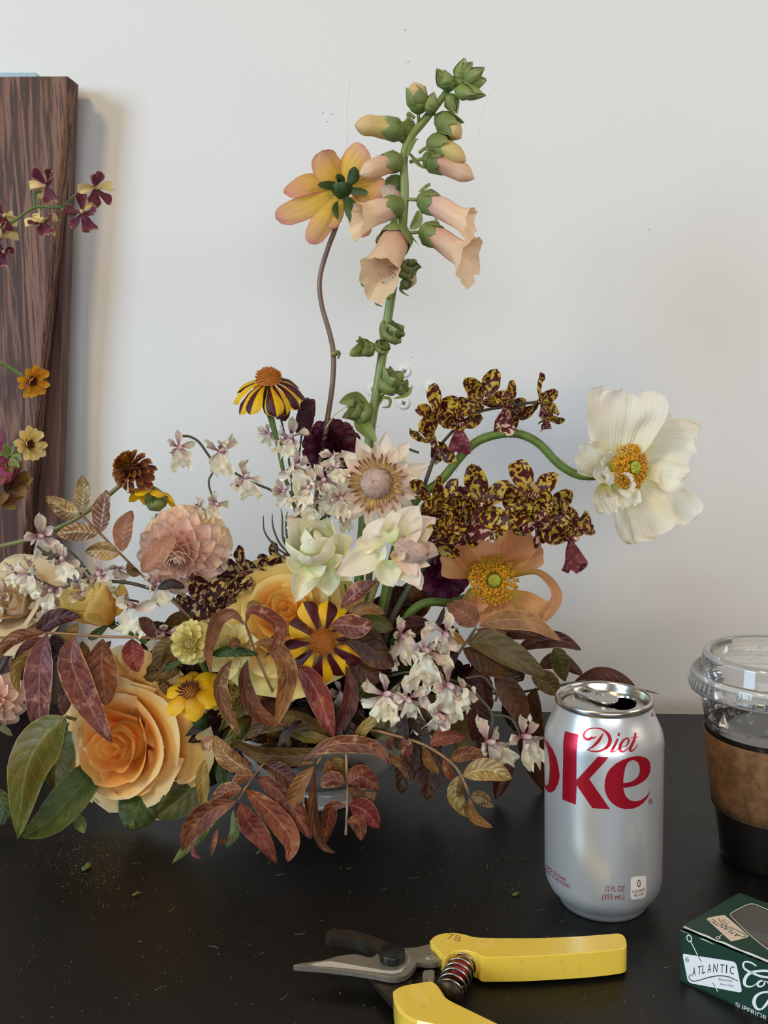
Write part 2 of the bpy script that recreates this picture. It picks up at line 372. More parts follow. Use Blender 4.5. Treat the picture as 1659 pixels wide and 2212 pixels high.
M['bell_pink'] = petmat('bell_pink', 'e4aaa2', 'f0cbb6', 'f0d2ae', trans=.36, streak=.22, var=.08, rough=.45, fr=30)
M['bell_yellow'] = petmat('bell_yellow', 'cfc272', 'dccb7c', 'e8c890', trans=.3, streak=.22, var=.08, rough=.45, fr=30)
M['burnet'] = plain('burnet', '4c2028', .7, nz=.35, scale=300)
M['amaranth'] = plain('amaranth', '74501c', .7, nz=.35, scale=300)
M['red_bract'] = petmat('red_bract', '7c1f48', '8a2c54', '9a4468', trans=.3, streak=.2)
M['brown_bract'] = petmat('brown_bract', '54281e', '6e4420', '846428', trans=.2, streak=.3)
# ---------------------------------------------------------------- room shell
WX = Vector((278+340, 772-845, 0)).normalized()            # direction of the table's back edge
WN = Vector((-WX.y, WX.x, 0))                              # away from the camera
TB = Vector((-31, 808.5, 0))                               # a point of the back edge
WALL = 62                                                  # gap between table and wall (mm)
def wl(a, b, z): return TB+WX*a+WN*b+Vector((0, 0, z))     # along / behind the back edge, height (mm)
def box(mb, o, ux, uy, uz, m=0):
    b = len(mb.v); o = Vector(o); ux, uy, uz = Vector(ux), Vector(uy), Vector(uz)
    for k in range(8): mb.v.append(o+ux*(k & 1)+uy*((k >> 1) & 1)+uz*((k >> 2) & 1)); mb.uv.append(((k & 1), (k >> 2) & 1))
    for f in ((0,2,3,1),(4,5,7,6),(0,1,5,4),(2,6,7,3),(0,4,6,2),(1,3,7,5)): mb.f.append([b+i for i in f]); mb.m.append(m)
    return mb
g = G('wall_paint'); o_ = g.n('TexCoord').outputs['Object']; n1 = g.noise(o_, 3, 3); n2 = g.noise(o_, 420, 2, .6); n3 = g.noise(o_, 26, 4, .6)
WALLM = g.finish(g.mix(n1, hexc('d4d3d1'), hexc('dcdbd8')), .62, 0, bump=g.math('ADD', g.math('MULTIPLY', n2, .5), n3), bs=.25, bd=.0008, spec=.3)
wall = solo(box(MB(), wl(-1500, WALL, -750), WX*3400, WN*60, (0, 0, 2600)), 'wall_back', WALLM, kind='structure', smooth=False)
floor = solo(box(MB(), (-2000, -1600, -760), (4200, 0, 0), (0, 3000, 0), (0, 0, 10)), 'floor', plain('floor_concrete', '6d665c', .7), kind='structure', smooth=False)
g = G('table_black'); o_ = g.n('TexCoord').outputs['Object']; n1 = g.noise(o_, 9, 4, .6); n2 = g.noise(o_, 60, 5, .7); n3 = g.noise(o_, 900, 2, .5)
sp = g.n('TexVoronoi', i_Vector=o_, i_Scale=330).outputs['Distance']
gate = g.smooth(g.noise(o_, 7, 3, .6), .5, .68)
dust = g.math('MULTIPLY', g.math('SUBTRACT', 1, g.smooth(sp, .06, .13)), g.math('MULTIPLY', gate, .45))
tc = g.mix(n1, hexc('0a0908'), hexc('12110f')); tc = g.mix(g.math('MULTIPLY', g.smooth(n2, .6, .8), .25), tc, hexc('3c3a34')); tc = g.mix(dust, tc, hexc('9a8858'))
TABLEM = g.finish(tc, g.math('MULTIPLY_ADD', n2, .22, .30), bump=g.math('ADD', n3, n2), bs=.12, bd=.0006, spec=.36)
tb = thing('table', 'black tabletop with a worn dusty surface in front of the wall', 'table', (0, 400, 0))
mb = MB(); y0 = -140
A, B = wl(-900, 0, 0), wl(900, 0, 0)
for z in (-28, 0):
    for q in (Vector((A.x, y0, 0)), Vector((B.x, y0, 0)), B, A): mb.v.append(Vector((q.x, q.y, z))); mb.uv.append((0, 0))
mb.f = [[3,2,1,0],[4,5,6,7],[0,1,5,4],[1,2,6,5],[2,3,7,6],[3,0,4,7]]; mb.m = [0]*6
top = put(mb, 'tabletop', TABLEM, tb, smooth=False)
for x, y in ((-850, -90), (800, -90), (-850, 780), (800, 620)): put(box(MB(), (x, y, -750), (45, 0, 0), (0, 45, 0), (0, 0, 722)), 'leg', TABLEM, tb, smooth=False)
# wall screws with washers, paint runs and bumps
def wallpt(px, py, off=0):
    d = ray(px, py); n = WN; p0 = TB+WN*(WALL-off); t = (p0-CAM).dot(n)/d.dot(n); return CAM+d*t
SCR = plain('screw_washer', 'dcdbd6', .35, nz=.02); SCRD = plain('screw_recess', '4a5254', .4, metal=.6)
for px, py, lb in ((930, 837, 'white washer screw in the wall, highest of the three in clear view'), (872, 871, 'white washer screw in the wall just right of the green spire stem'), (874, 802, 'white washer screw half hidden behind a green seed calyx'), (806, 842, 'white washer screw peeping out left of the green spire stem')):
    c = wallpt(px, py, 0); t = thing('wall_screw', lb, 'screw', c, 'washer screws in the wall')
    Fm = Matrix.Translation(c*.001) @ frame((0, 0, 0), -WN)
    Fl = Matrix.Translation(c) @ frame((0, 0, 0), -WN)
    put(MB().lathe([(0.01, 1.6), (2.2, 1.5), (3.6, 1.9), (5.0, 1.8), (5.9, 1.2), (6.1, 0), (6.1, -.5)], Fl, 32), 'washer', SCR, t)
    mb = MB(); R = Fl @ Matrix.Rotation(.5, 4, 'Z')
    for a in (0, PI/2):
        RR = R @ Matrix.Rotation(a, 4, 'Z'); u, v, w = (RR.to_3x3() @ Vector(q) for q in ((1, 0, 0), (0, 1, 0), (0, 0, 1)))
        box(mb, RR @ Vector((-2.3, -.55, 1.2)), u*4.6, v*1.1, w*.75)
    put(mb, 'screw_slot', SCRD, t, smooth=False)
mb = MB()
for s, r in (('757,168 753,200 750,230 750,262 750,312', .3), ('1070,190 1052,215 1040,250 1033,290', .25), ('1255,805 1285,806', .2)):
    mb.tube([wallpt(*[float(k) for k in q.split(',')]) for q in s.split()], r, 6, n=14)
for px, py in ((697, 244), (716, 246), (706, 262), (815, 335), (881, 133), (875, 64), (1401, 495), (815, 920), (890, 770)): mb.blob(wallpt(px, py), 1.0, 6)
solo(mb, 'trim_1', WALLM, kind='structure')
# ---------------------------------------------------------------- leaning boards behind the table
g = G('board_oak'); o_ = g.n('TexCoord').outputs['Object']; s_ = g.n('Mapping', i_Vector=o_); s_.inputs['Scale'].default_value = (62, 62, 3.4)
n0 = g.noise(o_, 7, 3); wv = g.noise(s_.outputs[0], 1.25, 5, .62, 1.6)
s2 = g.n('Mapping', i_Vector=o_); s2.inputs['Scale'].default_value = (500, 500, 14); n2 = g.noise(s2.outputs[0], 1, 3, .7)
c = g.mix(g.smooth(wv, .44, .56), hexc('46302a'), hexc('84604f')); c = g.mix(g.smooth(n2, .5, .66), c, hexc('362726')); c = g.mix(g.math('MULTIPLY', n0, .35), c, hexc('604640'))
OAK = g.finish(c, .55, bump=n2, bs=.3, bd=.0006, spec=.2)
g = G('board_dark'); o_ = g.n('TexCoord').outputs['Object']; s_ = g.n('Mapping', i_Vector=o_); s_.inputs['Scale'].default_value = (120, 120, 5)
n2 = g.noise(s_.outputs[0], 1, 4, .65); OAKD = g.finish(g.ramp(n2, [(.3, '33221e'), (.55, '5a3c32'), (.75, '6e5046')]), .45, bump=n2, bs=.3, bd=.0006)
def board(name, label, quad, thick, m, grp=None, depth=(1, 1)):
    """quad: pixel corners TL, TR, BR, BL of the front face with distances behind the table edge at top / bottom"""
    pts = []
    for (px, py), b in zip(quad, (depth[0], depth[0], depth[1], depth[1])):
        d = ray(px, py); p0 = TB+WN*b; t = (p0-CAM).dot(WN)/d.dot(WN); pts.append(CAM+d*t)
    tl, tr, br, bl = pts; n = (tr-tl).cross(bl-tl).normalized()
    if n.dot(WN) < 0: n = -n
    dn = (br-tr); k = 700/abs(dn.z); bl2, br2 = bl+(bl-tl)*k, br+(br-tr)*k
    b = bmesh.new(); vs = [b.verts.new(p) for p in (tl, tr, br2, bl2)]; f = b.faces.new(vs)
    r = bmesh.ops.extrude_face_region(b, geom=[f]); nv = [v for v in r['geom'] if isinstance(v, bmesh.types.BMVert)]
    bmesh.ops.translate(b, verts=nv, vec=n*thick); bmesh.ops.recalc_face_normals(b, faces=b.faces)
    ed = [e for e in b.edges if abs((e.verts[0].co-e.verts[1].co).normalized().dot((tr-br).normalized())) > .9 or abs((e.verts[0].co-e.verts[1].co).normalized().dot(n)) > .9]
    bmesh.ops.bevel(b, geom=ed, offset=3.5, segments=3, affect='EDGES', profile=.6)
    me = bpy.data.meshes.new(name); loc = (tl+tr)/2
    for v in b.verts: v.co = (v.co-loc)*.001
    b.to_mesh(me); b.free(); mats(me, m); o = link(bpy.data.objects.new(name, me), None, Matrix.Translation(loc*.001))
    o['label'] = label; o['category'] = 'board'; o['group'] = 'boards leaning on the wall'; return o
board('wooden_board', 'reddish brown oak board with open grain leaning nearest the table at left', ((-260, 168), (151, 165), (32, 1380), (-370, 1380)), 19, OAK, depth=(17, 3))
board('wooden_board', 'narrow dark brown board edge standing upright behind the oak board', ((-180, 170), (159, 171), (119, 1380), (-200, 1380)), 12, OAKD, depth=(36.5, 23))
board('pale_blue_board', 'pale blue panel whose top edge shows above the oak board', ((-260, 156), (82, 157), (20, 1380), (-360, 1380)), 9, plain('pale_blue', '94b4bc', .35), depth=(50, 38))
# ---------------------------------------------------------------- surface decals: flat print laid on real surfaces
def curve_mesh(polys):
    cu = bpy.data.curves.new('c', 'CURVE'); cu.dimensions = '2D'; cu.fill_mode = 'BOTH'
    for p in polys:
        sp = cu.splines.new('POLY'); sp.points.add(len(p)-1); sp.use_cyclic_u = True
        for q, (x, y) in zip(sp.points, p): q.co = (x, y, 0, 1)
    o = bpy.data.objects.new('c', cu); me = bpy.data.meshes.new_from_object(o); bpy.data.objects.remove(o); return me
def text_mesh(t, sh=0):
    cu = bpy.data.curves.new('t', 'FONT'); cu.body = t; cu.shear = sh; cu.resolution_u = 3
    o = bpy.data.objects.new('t', cu); me = bpy.data.meshes.new_from_object(o); bpy.data.objects.remove(o)
    xs = [v.co.x for v in me.vertices]; x0, x1 = min(xs), max(xs)
    for v in me.vertices: v.co.x = (v.co.x-x0)/(x1-x0); v.co.y /= .70
    return me
def cut(me, step):
    b = bmesh.new(); b.from_mesh(me)
    for ax in (0, 1):
        cs = [v.co[ax] for v in b.verts]; k = math.floor(min(cs)/step)+1
        while k*step < max(cs):
            n = Vector((1, 0, 0)) if ax == 0 else Vector((0, 1, 0))
            bmesh.ops.bisect_plane(b, geom=b.verts[:]+b.edges[:]+b.faces[:], plane_co=n*(k*step), plane_no=n); k += 1
    bmesh.ops.triangulate(b, faces=b.faces[:]); b.to_mesh(me); b.free()
def lay(me, fn, name, m, parent, step=None, label=None):
    if step: cut(me, step)
    loc = WM[parent].translation*1000
    for v in me.vertices: v.co = (fn(v.co.x, v.co.y)-loc)*.001
    mats(me, m); me.update(); return link(bpy.data.objects.new(name, me), parent, Matrix.Translation(loc*.001), None, label)
def stroke(pts, sc=1):
    """closed outline of a pen stroke with half widths"""
    p = [Vector((a, b, 0)) for a, b, w in pts]; w = [q[2]*sc for q in pts]; n = len(p)*6
    c = catmull(p, n); L, R = [], []
    for i, q in enumerate(c):
        t = (c[min(i+1, n-1)]-c[max(i-1, 0)]).normalized(); ww = lin([(j/(len(p)-1), x) for j, x in enumerate(w)], i/(n-1))
        L.append((q.x-t.y*ww, q.y+t.x*ww)); R.append((q.x+t.y*ww, q.y-t.x*ww))
    return L+R[::-1]
def sm(p, n=48): return [(q.x, q.y) for q in catmull([Vector((a, b, 0)) for a, b in p], n, True)]
def cr(p, x0, y0, s): return [(x0+q[0]/s, y0+q[1]/s)+tuple(k/s for k in q[2:]) for q in p]
def tx(t, a, b, cap, sag=0, sh=0):
    """text mesh between two pixel points on its baseline; cap height in pixels upwards (dx, dy)"""
    me = text_mesh(t, sh)
    for v in me.vertices:
        x, y = v.co.x, v.co.y
        v.co = (a[0]+(b[0]-a[0])*x+cap[0]*y, a[1]+(b[1]-a[1])*x+cap[1]*y+sag*4*x*(1-x), 0)
    return me
# ---------------------------------------------------------------- drinks can
CC = Vector((121.2, 479.25, 0)); CPROF = [(.01, 9), (12, 8), (19, 4), (22.4, .8), (23.6, 0), (24.6, .5), (25.6, 3), (27, 5.5), (30, 8.6), (32, 12.5), (32.8, 16), (33.05, 20), (33.05, 45), (33.05, 70), (33.05, 97), (32.8, 100), (31.9, 103.5), (30.2, 107.6), (28.4, 111.5), (26.9, 115), (26.2, 117.5), (26.0, 118.6)]
def canr(z):
    k = [(b, a) for a, b in CPROF[4:]]; return lin(k, z)
def can_s(px, py):
    d = ray(px, py); r = 33.05
    for _ in range(9):
        a = d.x*d.x+d.y*d.y; b = 2*(d.x*-CC.x+d.y*-CC.y); c = CC.x**2+CC.y**2-r*r; D = b*b-4*a*c
        t = (-b-math.sqrt(max(D, 0)))/(2*a); z = CH+d.z*t; r = canr(z)
    p = CAM+d*t-CC; return math.atan2(p.x, -p.y)*33.05, z
def can_p(s, z, off=.1):
    th = s/33.05; r = canr(z)+off; return CC+Vector((r*math.sin(th), -r*math.cos(th), z))
can = thing('drinks_can', 'open silver aluminium soda can with large red lettering standing on the table', 'can', CC)
ALU = plain('can_silver', 'd6d8d8', .3, metal=.62, nz=.015, scale=40); ALU2 = plain('can_lid_metal', 'c8c4ba', .22, metal=.95, nz=.02)
put(MB().lathe(CPROF, Matrix.Translation(CC), 96), 'can_body', ALU, can)
put(MB().lathe([(26.0, 117.8), (26.7, 118.4), (27.0, 119.2), (27.05, 120.6), (26.7, 121.7), (26.0, 122.1), (25.4, 121.8), (25.0, 120.8), (24.6, 118.5), (24.1, 116), (23.5, 114.9), (22.9, 115), (22.5, 116), (22.2, 117.2)], Matrix.Translation(CC), 96), 'rim', ALU2, can)
c5 = lambda p: cr(p, 1180, 1450, 6.38)
hole = [onz(x, y, 117.2)-CC for x, y in sm(c5([(950,345),(1080,338),(1190,365),(1243,420),(1225,490),(1130,530),(1000,532),(890,500),(815,470),(880,445),(960,415),(980,380)]), 40)]
me = curve_mesh([[(22.3*math.cos(a*PI/36), 22.3*math.sin(a*PI/36)) for a in range(72)], [(h.x, h.y) for h in hole]])
lay(me, lambda x, y: CC+Vector((x, y, 117.2)), 'lid_panel', ALU2, can)
mb = MB(); hc = sum(hole, Vector())/len(hole)
mb.grid(40, 3, lambda u, v: CC+Vector((hc.x+(hole[int(round(u*40)) % 40].x-hc.x)*(1-.03*v), hc.y+(hole[int(round(u*40)) % 40].y-hc.y)*(1-.03*v), 117.2-v*1.2)), wrap=True)
put(mb, 'mouth_edge', ALU2, can)
put(MB().lathe([(22, 116.5), (25.9, 113), (32.5, 97), (32.5, 60), (.01, 60)], Matrix.Translation(CC), 48), 'can_shade_lining', plain('can_shade_lining', '120e0b', .8, nz=.02, spec=.1), can)  # lacquer lining in near black, the shade inside the can put into its colour
def extrude_px(outs, z, th, name, m, parent, bev=.3, n=60, seg=2, label=None, smooth_out=True, zf=None):
    """outs: closed outline in pixels on the plane z; solid of thickness th below it, edges rounded"""
    b = bmesh.new(); pts = [onz(x, y, z) for x, y in (sm(outs, n) if smooth_out else outs)]
    f = b.faces.new([b.verts.new(p) for p in pts]); r = bmesh.ops.extrude_face_region(b, geom=[f])
    nv = [v for v in r['geom'] if isinstance(v, bmesh.types.BMVert)]; bmesh.ops.translate(b, verts=nv, vec=(0, 0, -th))
    bmesh.ops.recalc_face_normals(b, faces=b.faces)
    ed = [e for e in b.edges if abs(e.verts[0].co.z-e.verts[1].co.z) < .01]
    if bev: bmesh.ops.bevel(b, geom=ed, offset=bev, segments=seg, affect='EDGES', clamp_overlap=True)
    loc = WM[parent].translation*1000; me = bpy.data.meshes.new(name)
    for v in b.verts: v.co = (v.co-loc)*.001
    b.to_mesh(me); b.free(); mats(me, m); return link(bpy.data.objects.new(name, me), parent, Matrix.Translation(loc*.001), None, label)
tabo = c5([(388,252),(425,218),(500,208),(580,222),(680,262),(820,300),(940,340),(988,385),(962,425),(870,440),(740,418),(560,350),(410,295)])
tabh = c5([(432,255),(480,232),(550,236),(612,262),(630,290),(580,300),(500,290),(445,275)])
tp = [onz(x, y, 119)-CC for x, y in sm(tabo, 48)]; th = [onz(x, y, 119)-CC for x, y in sm(tabh, 30)]
def solid2(polys, z0, z1, name, m, parent, base):
    cu = bpy.data.curves.new('c', 'CURVE'); cu.dimensions = '2D'; cu.fill_mode = 'BOTH'; cu.extrude = (z1-z0)/2; cu.bevel_depth = .25; cu.bevel_resolution = 2
    for p in polys:
        sp = cu.splines.new('POLY'); sp.points.add(len(p)-1); sp.use_cyclic_u = True
        for q, v in zip(sp.points, p): q.co = (v.x, v.y, 0, 1)
    o = bpy.data.objects.new('c', cu); me = bpy.data.meshes.new_from_object(o); bpy.data.objects.remove(o)
    return lay(me, None or (lambda x, y: None), name, m, parent) if False else solid_fin(me, z0, z1, name, m, parent, base)
def solid_fin(me, z0, z1, name, m, parent, base):
    loc = WM[parent].translation*1000
    for v in me.vertices: v.co = (Vector((v.co.x, v.co.y, v.co.z+(z0+z1)/2))+base-loc)*.001
    for p in me.polygons: p.use_smooth = True
    mats(me, m); return link(bpy.data.objects.new(name, me), parent, Matrix.Translation(loc*.001))
solid2([tp, th], 118.4, 119.0, 'pull_tab', ALU2, can, CC)
rv = onz(*c5([(735, 318)])[0], 119); put(MB().lathe([(.01, .9), (2.2, .8), (2.8, .2), (3, -.6)], Matrix.Translation(rv), 20), 'tab_rivet', ALU2, can)
REDM = G('can_red_foil'); REDM = REDM.finish(hexc('b3152c'), .3, metal=.55, spec=.5); MAR = plain('can_maroon_print', '7a1f2a', .4, nz=.02); WHT = plain('can_white_print', 'd6d2c8', .45, nz=.02)
c3 = lambda p: cr(p, 1140, 1360, 3.1965)
S_ = lambda p: [can_s(x, y) for x, y in p]
ke = lambda p: cr(p, 1290, 1620, 12.76)
kk = c3([(258,700),(350,722),(343,800),(336,1040),(485,876),(558,882),(425,1030),(432,1042),(500,1140),(569,1240),(445,1231),(390,1150),(338,1075),(332,1208),(240,1172),(242,1000),(246,850)])
eo = ke([(720,1045),(900,1020),(1100,965),(1270,870),(1390,750),(1455,610),(1470,450),(1440,310),(1350,215),(1200,170),(1040,172),(880,205),(700,270),(520,370),(370,500),(270,640),(215,830),(200,1010),(230,1180),(290,1320),(400,1460),(560,1570),(760,1630),(960,1622),(1130,1560),(1270,1460),(1380,1320),(1440,1200),(1473,1095)])
eo += ke([(1420,1190),(1330,1290),(1220,1370),(1100,1410),(980,1412),(880,1370),(800,1290),(745,1180)])
eh = ke([(715,912),(722,800),(740,650),(775,480),(830,360),(900,300),(980,278),(1060,295),(1125,350),(1165,440),(1178,540),(1160,650),(1110,750),(1020,830),(900,890)])
ou = S_(c3([(121,757),(140,775),(175,830),(200,890),(215,960),(221,1010),(212,1060),(190,1105),(163,1126),(138,1120)])); sc_ = S_([(1179, 1660)])[0][0]-1.5
oi = S_(c3([(128,1083),(143,1060),(150,1010),(152,950),(147,880),(135,820),(122,785)]))
mir = lambda q: [(2*sc_-a, b) for a, b in q[::-1]]
for nm, polys in (('letter_k', [S_(kk)]), ('letter_e', [S_(eo), S_(eh)]), ('letter_o', [ou+mir(ou), oi+mir(oi)])):
    lay(curve_mesh(polys), can_p, nm, REDM, can, 1.6)
b8 = lambda p: cr(p, 1250, 1560, 11.85)
D = [[(452,352,5),(400,395,20),(330,400,32),(270,435,34),(185,425,34),(128,350,30),(150,270,26),(220,200,18),(310,160,14),(440,152,12),(570,170,18),(680,235,28),(760,320,40),(800,420,46),(790,530,48),(730,630,42),(620,705,30),(480,748,22),(330,738,16),(210,712,5)],
     [(640,265,4),(560,400,34),(490,500,42),(390,600,30),(300,665,20),(212,712,6)],
     [(1000,420,22),(945,550,32),(880,670,34),(840,740,34),(880,755,18),(960,720,10),(1040,640,6)],
     [(1110,640,8),(1210,600,12),(1270,520,20),(1270,430,22),(1215,412,18),(1130,480,28),(1070,590,38),(1055,690,40),(1110,755,24),(1200,720,14),(1290,640,8)],
     [(1450,265,26),(1440,380,30),(1400,500,34),(1340,620,34),(1310,710,30),(1360,735,18),(1440,670,12),(1520,552,6)],
     [(1340,400,8),(1430,392,14),(1528,374,8)], [(1000,310,42),(1050,312,42)]]
for i, q in enumerate(D):
    lay(curve_mesh([S_(b8(stroke(q)))] if i else [S_(b8(stroke(q)))]), lambda s, z, k=i: can_p(s, z, .1+.01*k), 'script_stroke', REDM, can, 1.6)
c6 = lambda *p: [(1170+a/6.144, 1850+b/6.144) for a, b in p]
def cantext(t, a, b, cap, sag=0, sh=0, m=MAR, off=.14, name='small_print'):
    (a, b) = c6(a, b); me = tx(t, a, b, (cap[0]/6.144, cap[1]/6.144), sag/6.144, sh)
    lay(me, lambda x, y: can_p(*can_s(x, y), off), name, m, can)
cantext('12 FL OZ', (848, 465), (1100, 460), (4, -72), 3); cantext('(355 mL)', (800, 568), (1095, 562), (4, -72), 4)
cantext('NO SUGAR', (64, 148), (320, 335), (2, -46), 14); cantext('NO CALORIES', (48, 192), (385, 430), (2, -46), 22)
me = curve_mesh([sm(c6((1183,310),(1200,280),(1280,262),(1365,256),(1384,275),(1383,400),(1378,515),(1355,545),(1285,562),(1210,570),(1183,550),(1180,430)), 40)]); lay(me, lambda x, y: can_p(*can_s(x, y), .12), 'calorie_panel', WHT, can, 6)
cantext('0', (1266, 408), (1312, 402), (0, -100), off=.2); cantext('CALORIES', (1200, 488), (1368, 452), (0, -40), 6, off=.2); cantext('PER CAN', (1218, 536), (1348, 506), (0, -34), 4, off=.2)
ring = ke([(1420,1410),(1440,1350),(1485,1335),(1520,1370),(1522,1430),(1495,1485),(1450,1495),(1422,1460)])
lay(curve_mesh([S_(sm(ring)), S_([(x*.8+.2*1405.2, y*.8+.2*1730.6) for x, y in sm(ring)])]), lambda s, z: can_p(s, z, .12), 'registered_mark', MAR, can)
lay(tx('R', (1403.2, 1733.6), (1407.6, 1733), (0, -6)), lambda x, y: can_p(*can_s(x, y), .12), 'registered_mark', MAR, can)
s0 = can_s(1428.5, 1760)[0]
rows = text_mesh('INGREDIENTS: CARBONATED WATER, CARAMEL COLOR, ASPARTAME')
for k in range(5):
    lay(rows.copy(), lambda x, y, k=k: can_p(s0+2.6+k*2.4+y*1.3, 20+x*76, .1), 'side_print', MAR, can)
for q in ([(1409,1543,.8),(1412,1538,1),(1416,1543,1),(1413,1548,.8),(1412,1543,.6),(1418,1548,1.2),(1423,1553,1)], [(1418,1543,.8),(1422,1549,1.2),(1423,1556,1.2)]):
    lay(curve_mesh([S_(stroke(q))]), lambda s, z: can_p(s, z, .12), 'script_stroke', REDM, can)
# ---------------------------------------------------------------- iced coffee cup with lid and sleeve
def clear(name, tint, fr=1.45, rough=.03, dens=.06):
    g = G(name); tr = g.n('BsdfTransparent', i_Color=tint); gl = g.n('BsdfGlossy', i_Color=(1, 1, 1, 1), i_Roughness=rough)
    f = g.n('Fresnel', i_IOR=fr).outputs[0]; df = g.n('BsdfDiffuse', i_Color=(.8, .8, .78, 1))
    m1 = g.n('MixShader', i_0=dens); g.l(tr.outputs[0], m1.inputs[1]); g.l(df.outputs[0], m1.inputs[2])
    m2 = g.n('MixShader', i_0=g.math('MULTIPLY', f, .9)); g.l(m1.outputs[0], m2.inputs[1]); g.l(gl.outputs[0], m2.inputs[2]); g.l(m2.outputs[0], g.out.inputs[0]); return g.mat
PET = clear('clear_plastic', (.985, .985, .975, 1), 1.35, .03, dens=.012); PETL = clear('lid_plastic', (.985, .98, .965, 1), 1.42, .06, .07)
K = Vector((236.5, 521, 0)); KM = Matrix.Translation(K)
cup = thing('iced_coffee_cup', 'clear plastic cup of dark iced coffee with brown cardboard sleeve at right', 'cup', K)
def kr(z): return 29.5+(z-0)*(43.2-29.5)/116
put(MB().lathe([(.01, 2), (26, 2), (29, .4), (29.5, 3)]+[(kr(z), z) for z in (12, 30, 50, 70, 88)]+[(kr(99)+.9, 98.5), (kr(103)+.8, 102), (kr(107)-.2, 104.5), (kr(111), 109), (kr(115), 115), (44.4, 116.2), (45, 115.2)], KM, 96), 'cup_wall', PET, cup)
put(MB().lathe([(.01, 3), (27.5, 3)]+[(kr(z)-.8, z) for z in (5, 30, 60, 84)]+[(kr(84)-1.8, 84.2), (.01, 84.2)], KM, 72), 'coffee', plain('coffee', '0d0502', .12, nz=.05, spec=.12), cup)
put(MB().lathe([(.01, 84.4), (20, 84.4), (kr(84)-1.2, 84.4), (kr(84)-.7, 84.9)], KM, 72), 'coffee_surface', plain('coffee_surface', '1c100a', .03, nz=.02, spec=.7), cup)
g = G('sleeve_card'); o_ = g.n('TexCoord').outputs['Object']; n1 = g.noise(o_, 130, 4, .7); n2 = g.noise(o_, 500, 3, .7)
CARD = g.finish(g.mix(g.smooth(n1, .35, .65), hexc('5e4024'), hexc('7e5a34')), .8, bump=g.math('ADD', n1, n2), bs=.4, bd=.0008)
put(MB().lathe([(kr(z)+q, z) for z, q in ((34.5, .5), (34, .9), (34, 1.5), (44, 1.5), (60, 1.5), (82, 1.5), (82.3, .9), (81.8, .5))], KM, 96), 'sleeve', CARD, cup)
lidp = [(45.2, 104.6), (47.4, 104.8), (48.8, 99.5), (49.6, 97.2), (49.9, 98.5), (49.2, 103), (48.4, 107), (47.2, 108.6), (45.4, 108.8), (44.2, 107.4), (43.4, 107.0), (42.8, 108.5), (42.0, 117.5), (41.4, 119.4), (40.0, 120.2), (38.0, 119.8), (36.6, 117.6), (35.8, 116.6), (20, 116.4), (4, 116.4), (.01, 116.4)]
ldd = put(MB().lathe(lidp, KM @ Matrix.Translation((0, 0, 12)), 144, wob=lambda r, z, a, v: (r+(.55 if 98 < z < 105 and r > 48.6 else 0)*math.sin(a*72), z)), 'lid', PETL, cup)
mb = MB(); rr = random.Random(4)
for k in range(72):
    a = 2*PI*k/72; d = Vector((math.cos(a), math.sin(a), 0)); mb.tube([K+d*48.6+Vector((0, 0, 118)), K+d*49.7+Vector((0, 0, 114)), K+d*50.2+Vector((0, 0, 111.5))], .32, 5)
MILK = clear('milky_plastic', (.9, .89, .84, 1), 1.45, .08, .34); put(mb, 'lid_ribs', MILK, cup)
put(MB().lathe([(45.6, 116.6), (47.2, 116.4), (48.5, 117.4), (48.7, 118.8), (47.6, 120.4), (46, 120.6)], KM, 96), 'lid_rim', MILK, cup)
put(MB().lathe([(36.2, 128.6), (30, 128.55), (.01, 128.55)], KM, 72), 'lid_top', clear('fogged_plastic', (.92, .9, .84, 1), 1.4, .1, .42), cup)
put(MB().lathe([(41.9, 129.8), (41.5, 131.3), (40.2, 132.3), (38.4, 132.1), (37.4, 130.8)], KM, 96), 'lid_rim', MILK, cup)
mb = MB()
for k in range(80):
    a = -PI/2+rr.uniform(-1.7, 1.2); z = rr.uniform(90, 114); s = rr.choice((.5, .7, .9, 1.3, 1.6)); mb.blob(K+Vector((math.cos(a), math.sin(a), 0))*(kr(z)-.5)+Vector((0, 0, z)), s, 7)
for k in range(26):
    a = rr.uniform(0, 2*PI); q = rr.uniform(4, 34); mb.blob(K+Vector((q*math.cos(a), q*math.sin(a), 128.2)), rr.uniform(.4, .9), 6)
put(mb, 'droplets', clear('water_drops', (.97, .97, .97, 1), 1.6, .01, .02), cup, kind='stuff')
# ---------------------------------------------------------------- yellow pruning shears
a1 = lambda p: cr(p, 620, 1980, 3.77); a2 = lambda p: cr(p, 900, 1980, 3.456)
STL = plain('steel_worn', 'a09a8c', .33, metal=.7, nz=.12, scale=260); STD = plain('steel_dark', '4b443a', .42, metal=.75, nz=.25, scale=260)
g = G('yellow_grip'); o_ = g.n('TexCoord').outputs['Object']; n1 = g.noise(o_, 40, 4); n2 = g.noise(o_, 260, 3)
YEL = g.finish(g.mix(g.math('MULTIPLY', g.smooth(n2, .58, .75), .4), hexc('e8c64a'), hexc('c8a034')), .28, bump=n1, bs=.05, bd=.001, coat=.6)
sh = thing('pruning_shears', 'yellow handled pruning shears lying open at the front of the table', 'pruning shears', onz(*a1([(858, 320)])[0], 0))
extrude_px(a2([(100,190),(112,165),(140,142),(200,124),(280,120),(360,132),(440,152),(600,158),(900,158),(1200,146),(1430,129),(1510,125),(1550,145),(1566,185),(1562,225),(1500,245),(1300,268),(1100,282),(800,298),(560,302),(490,300),(440,272),(350,252),(260,268),(212,310),(195,290),(150,245)]), 15.5, 13.5, 'handle', YEL, sh, 4.2, 110, 1)
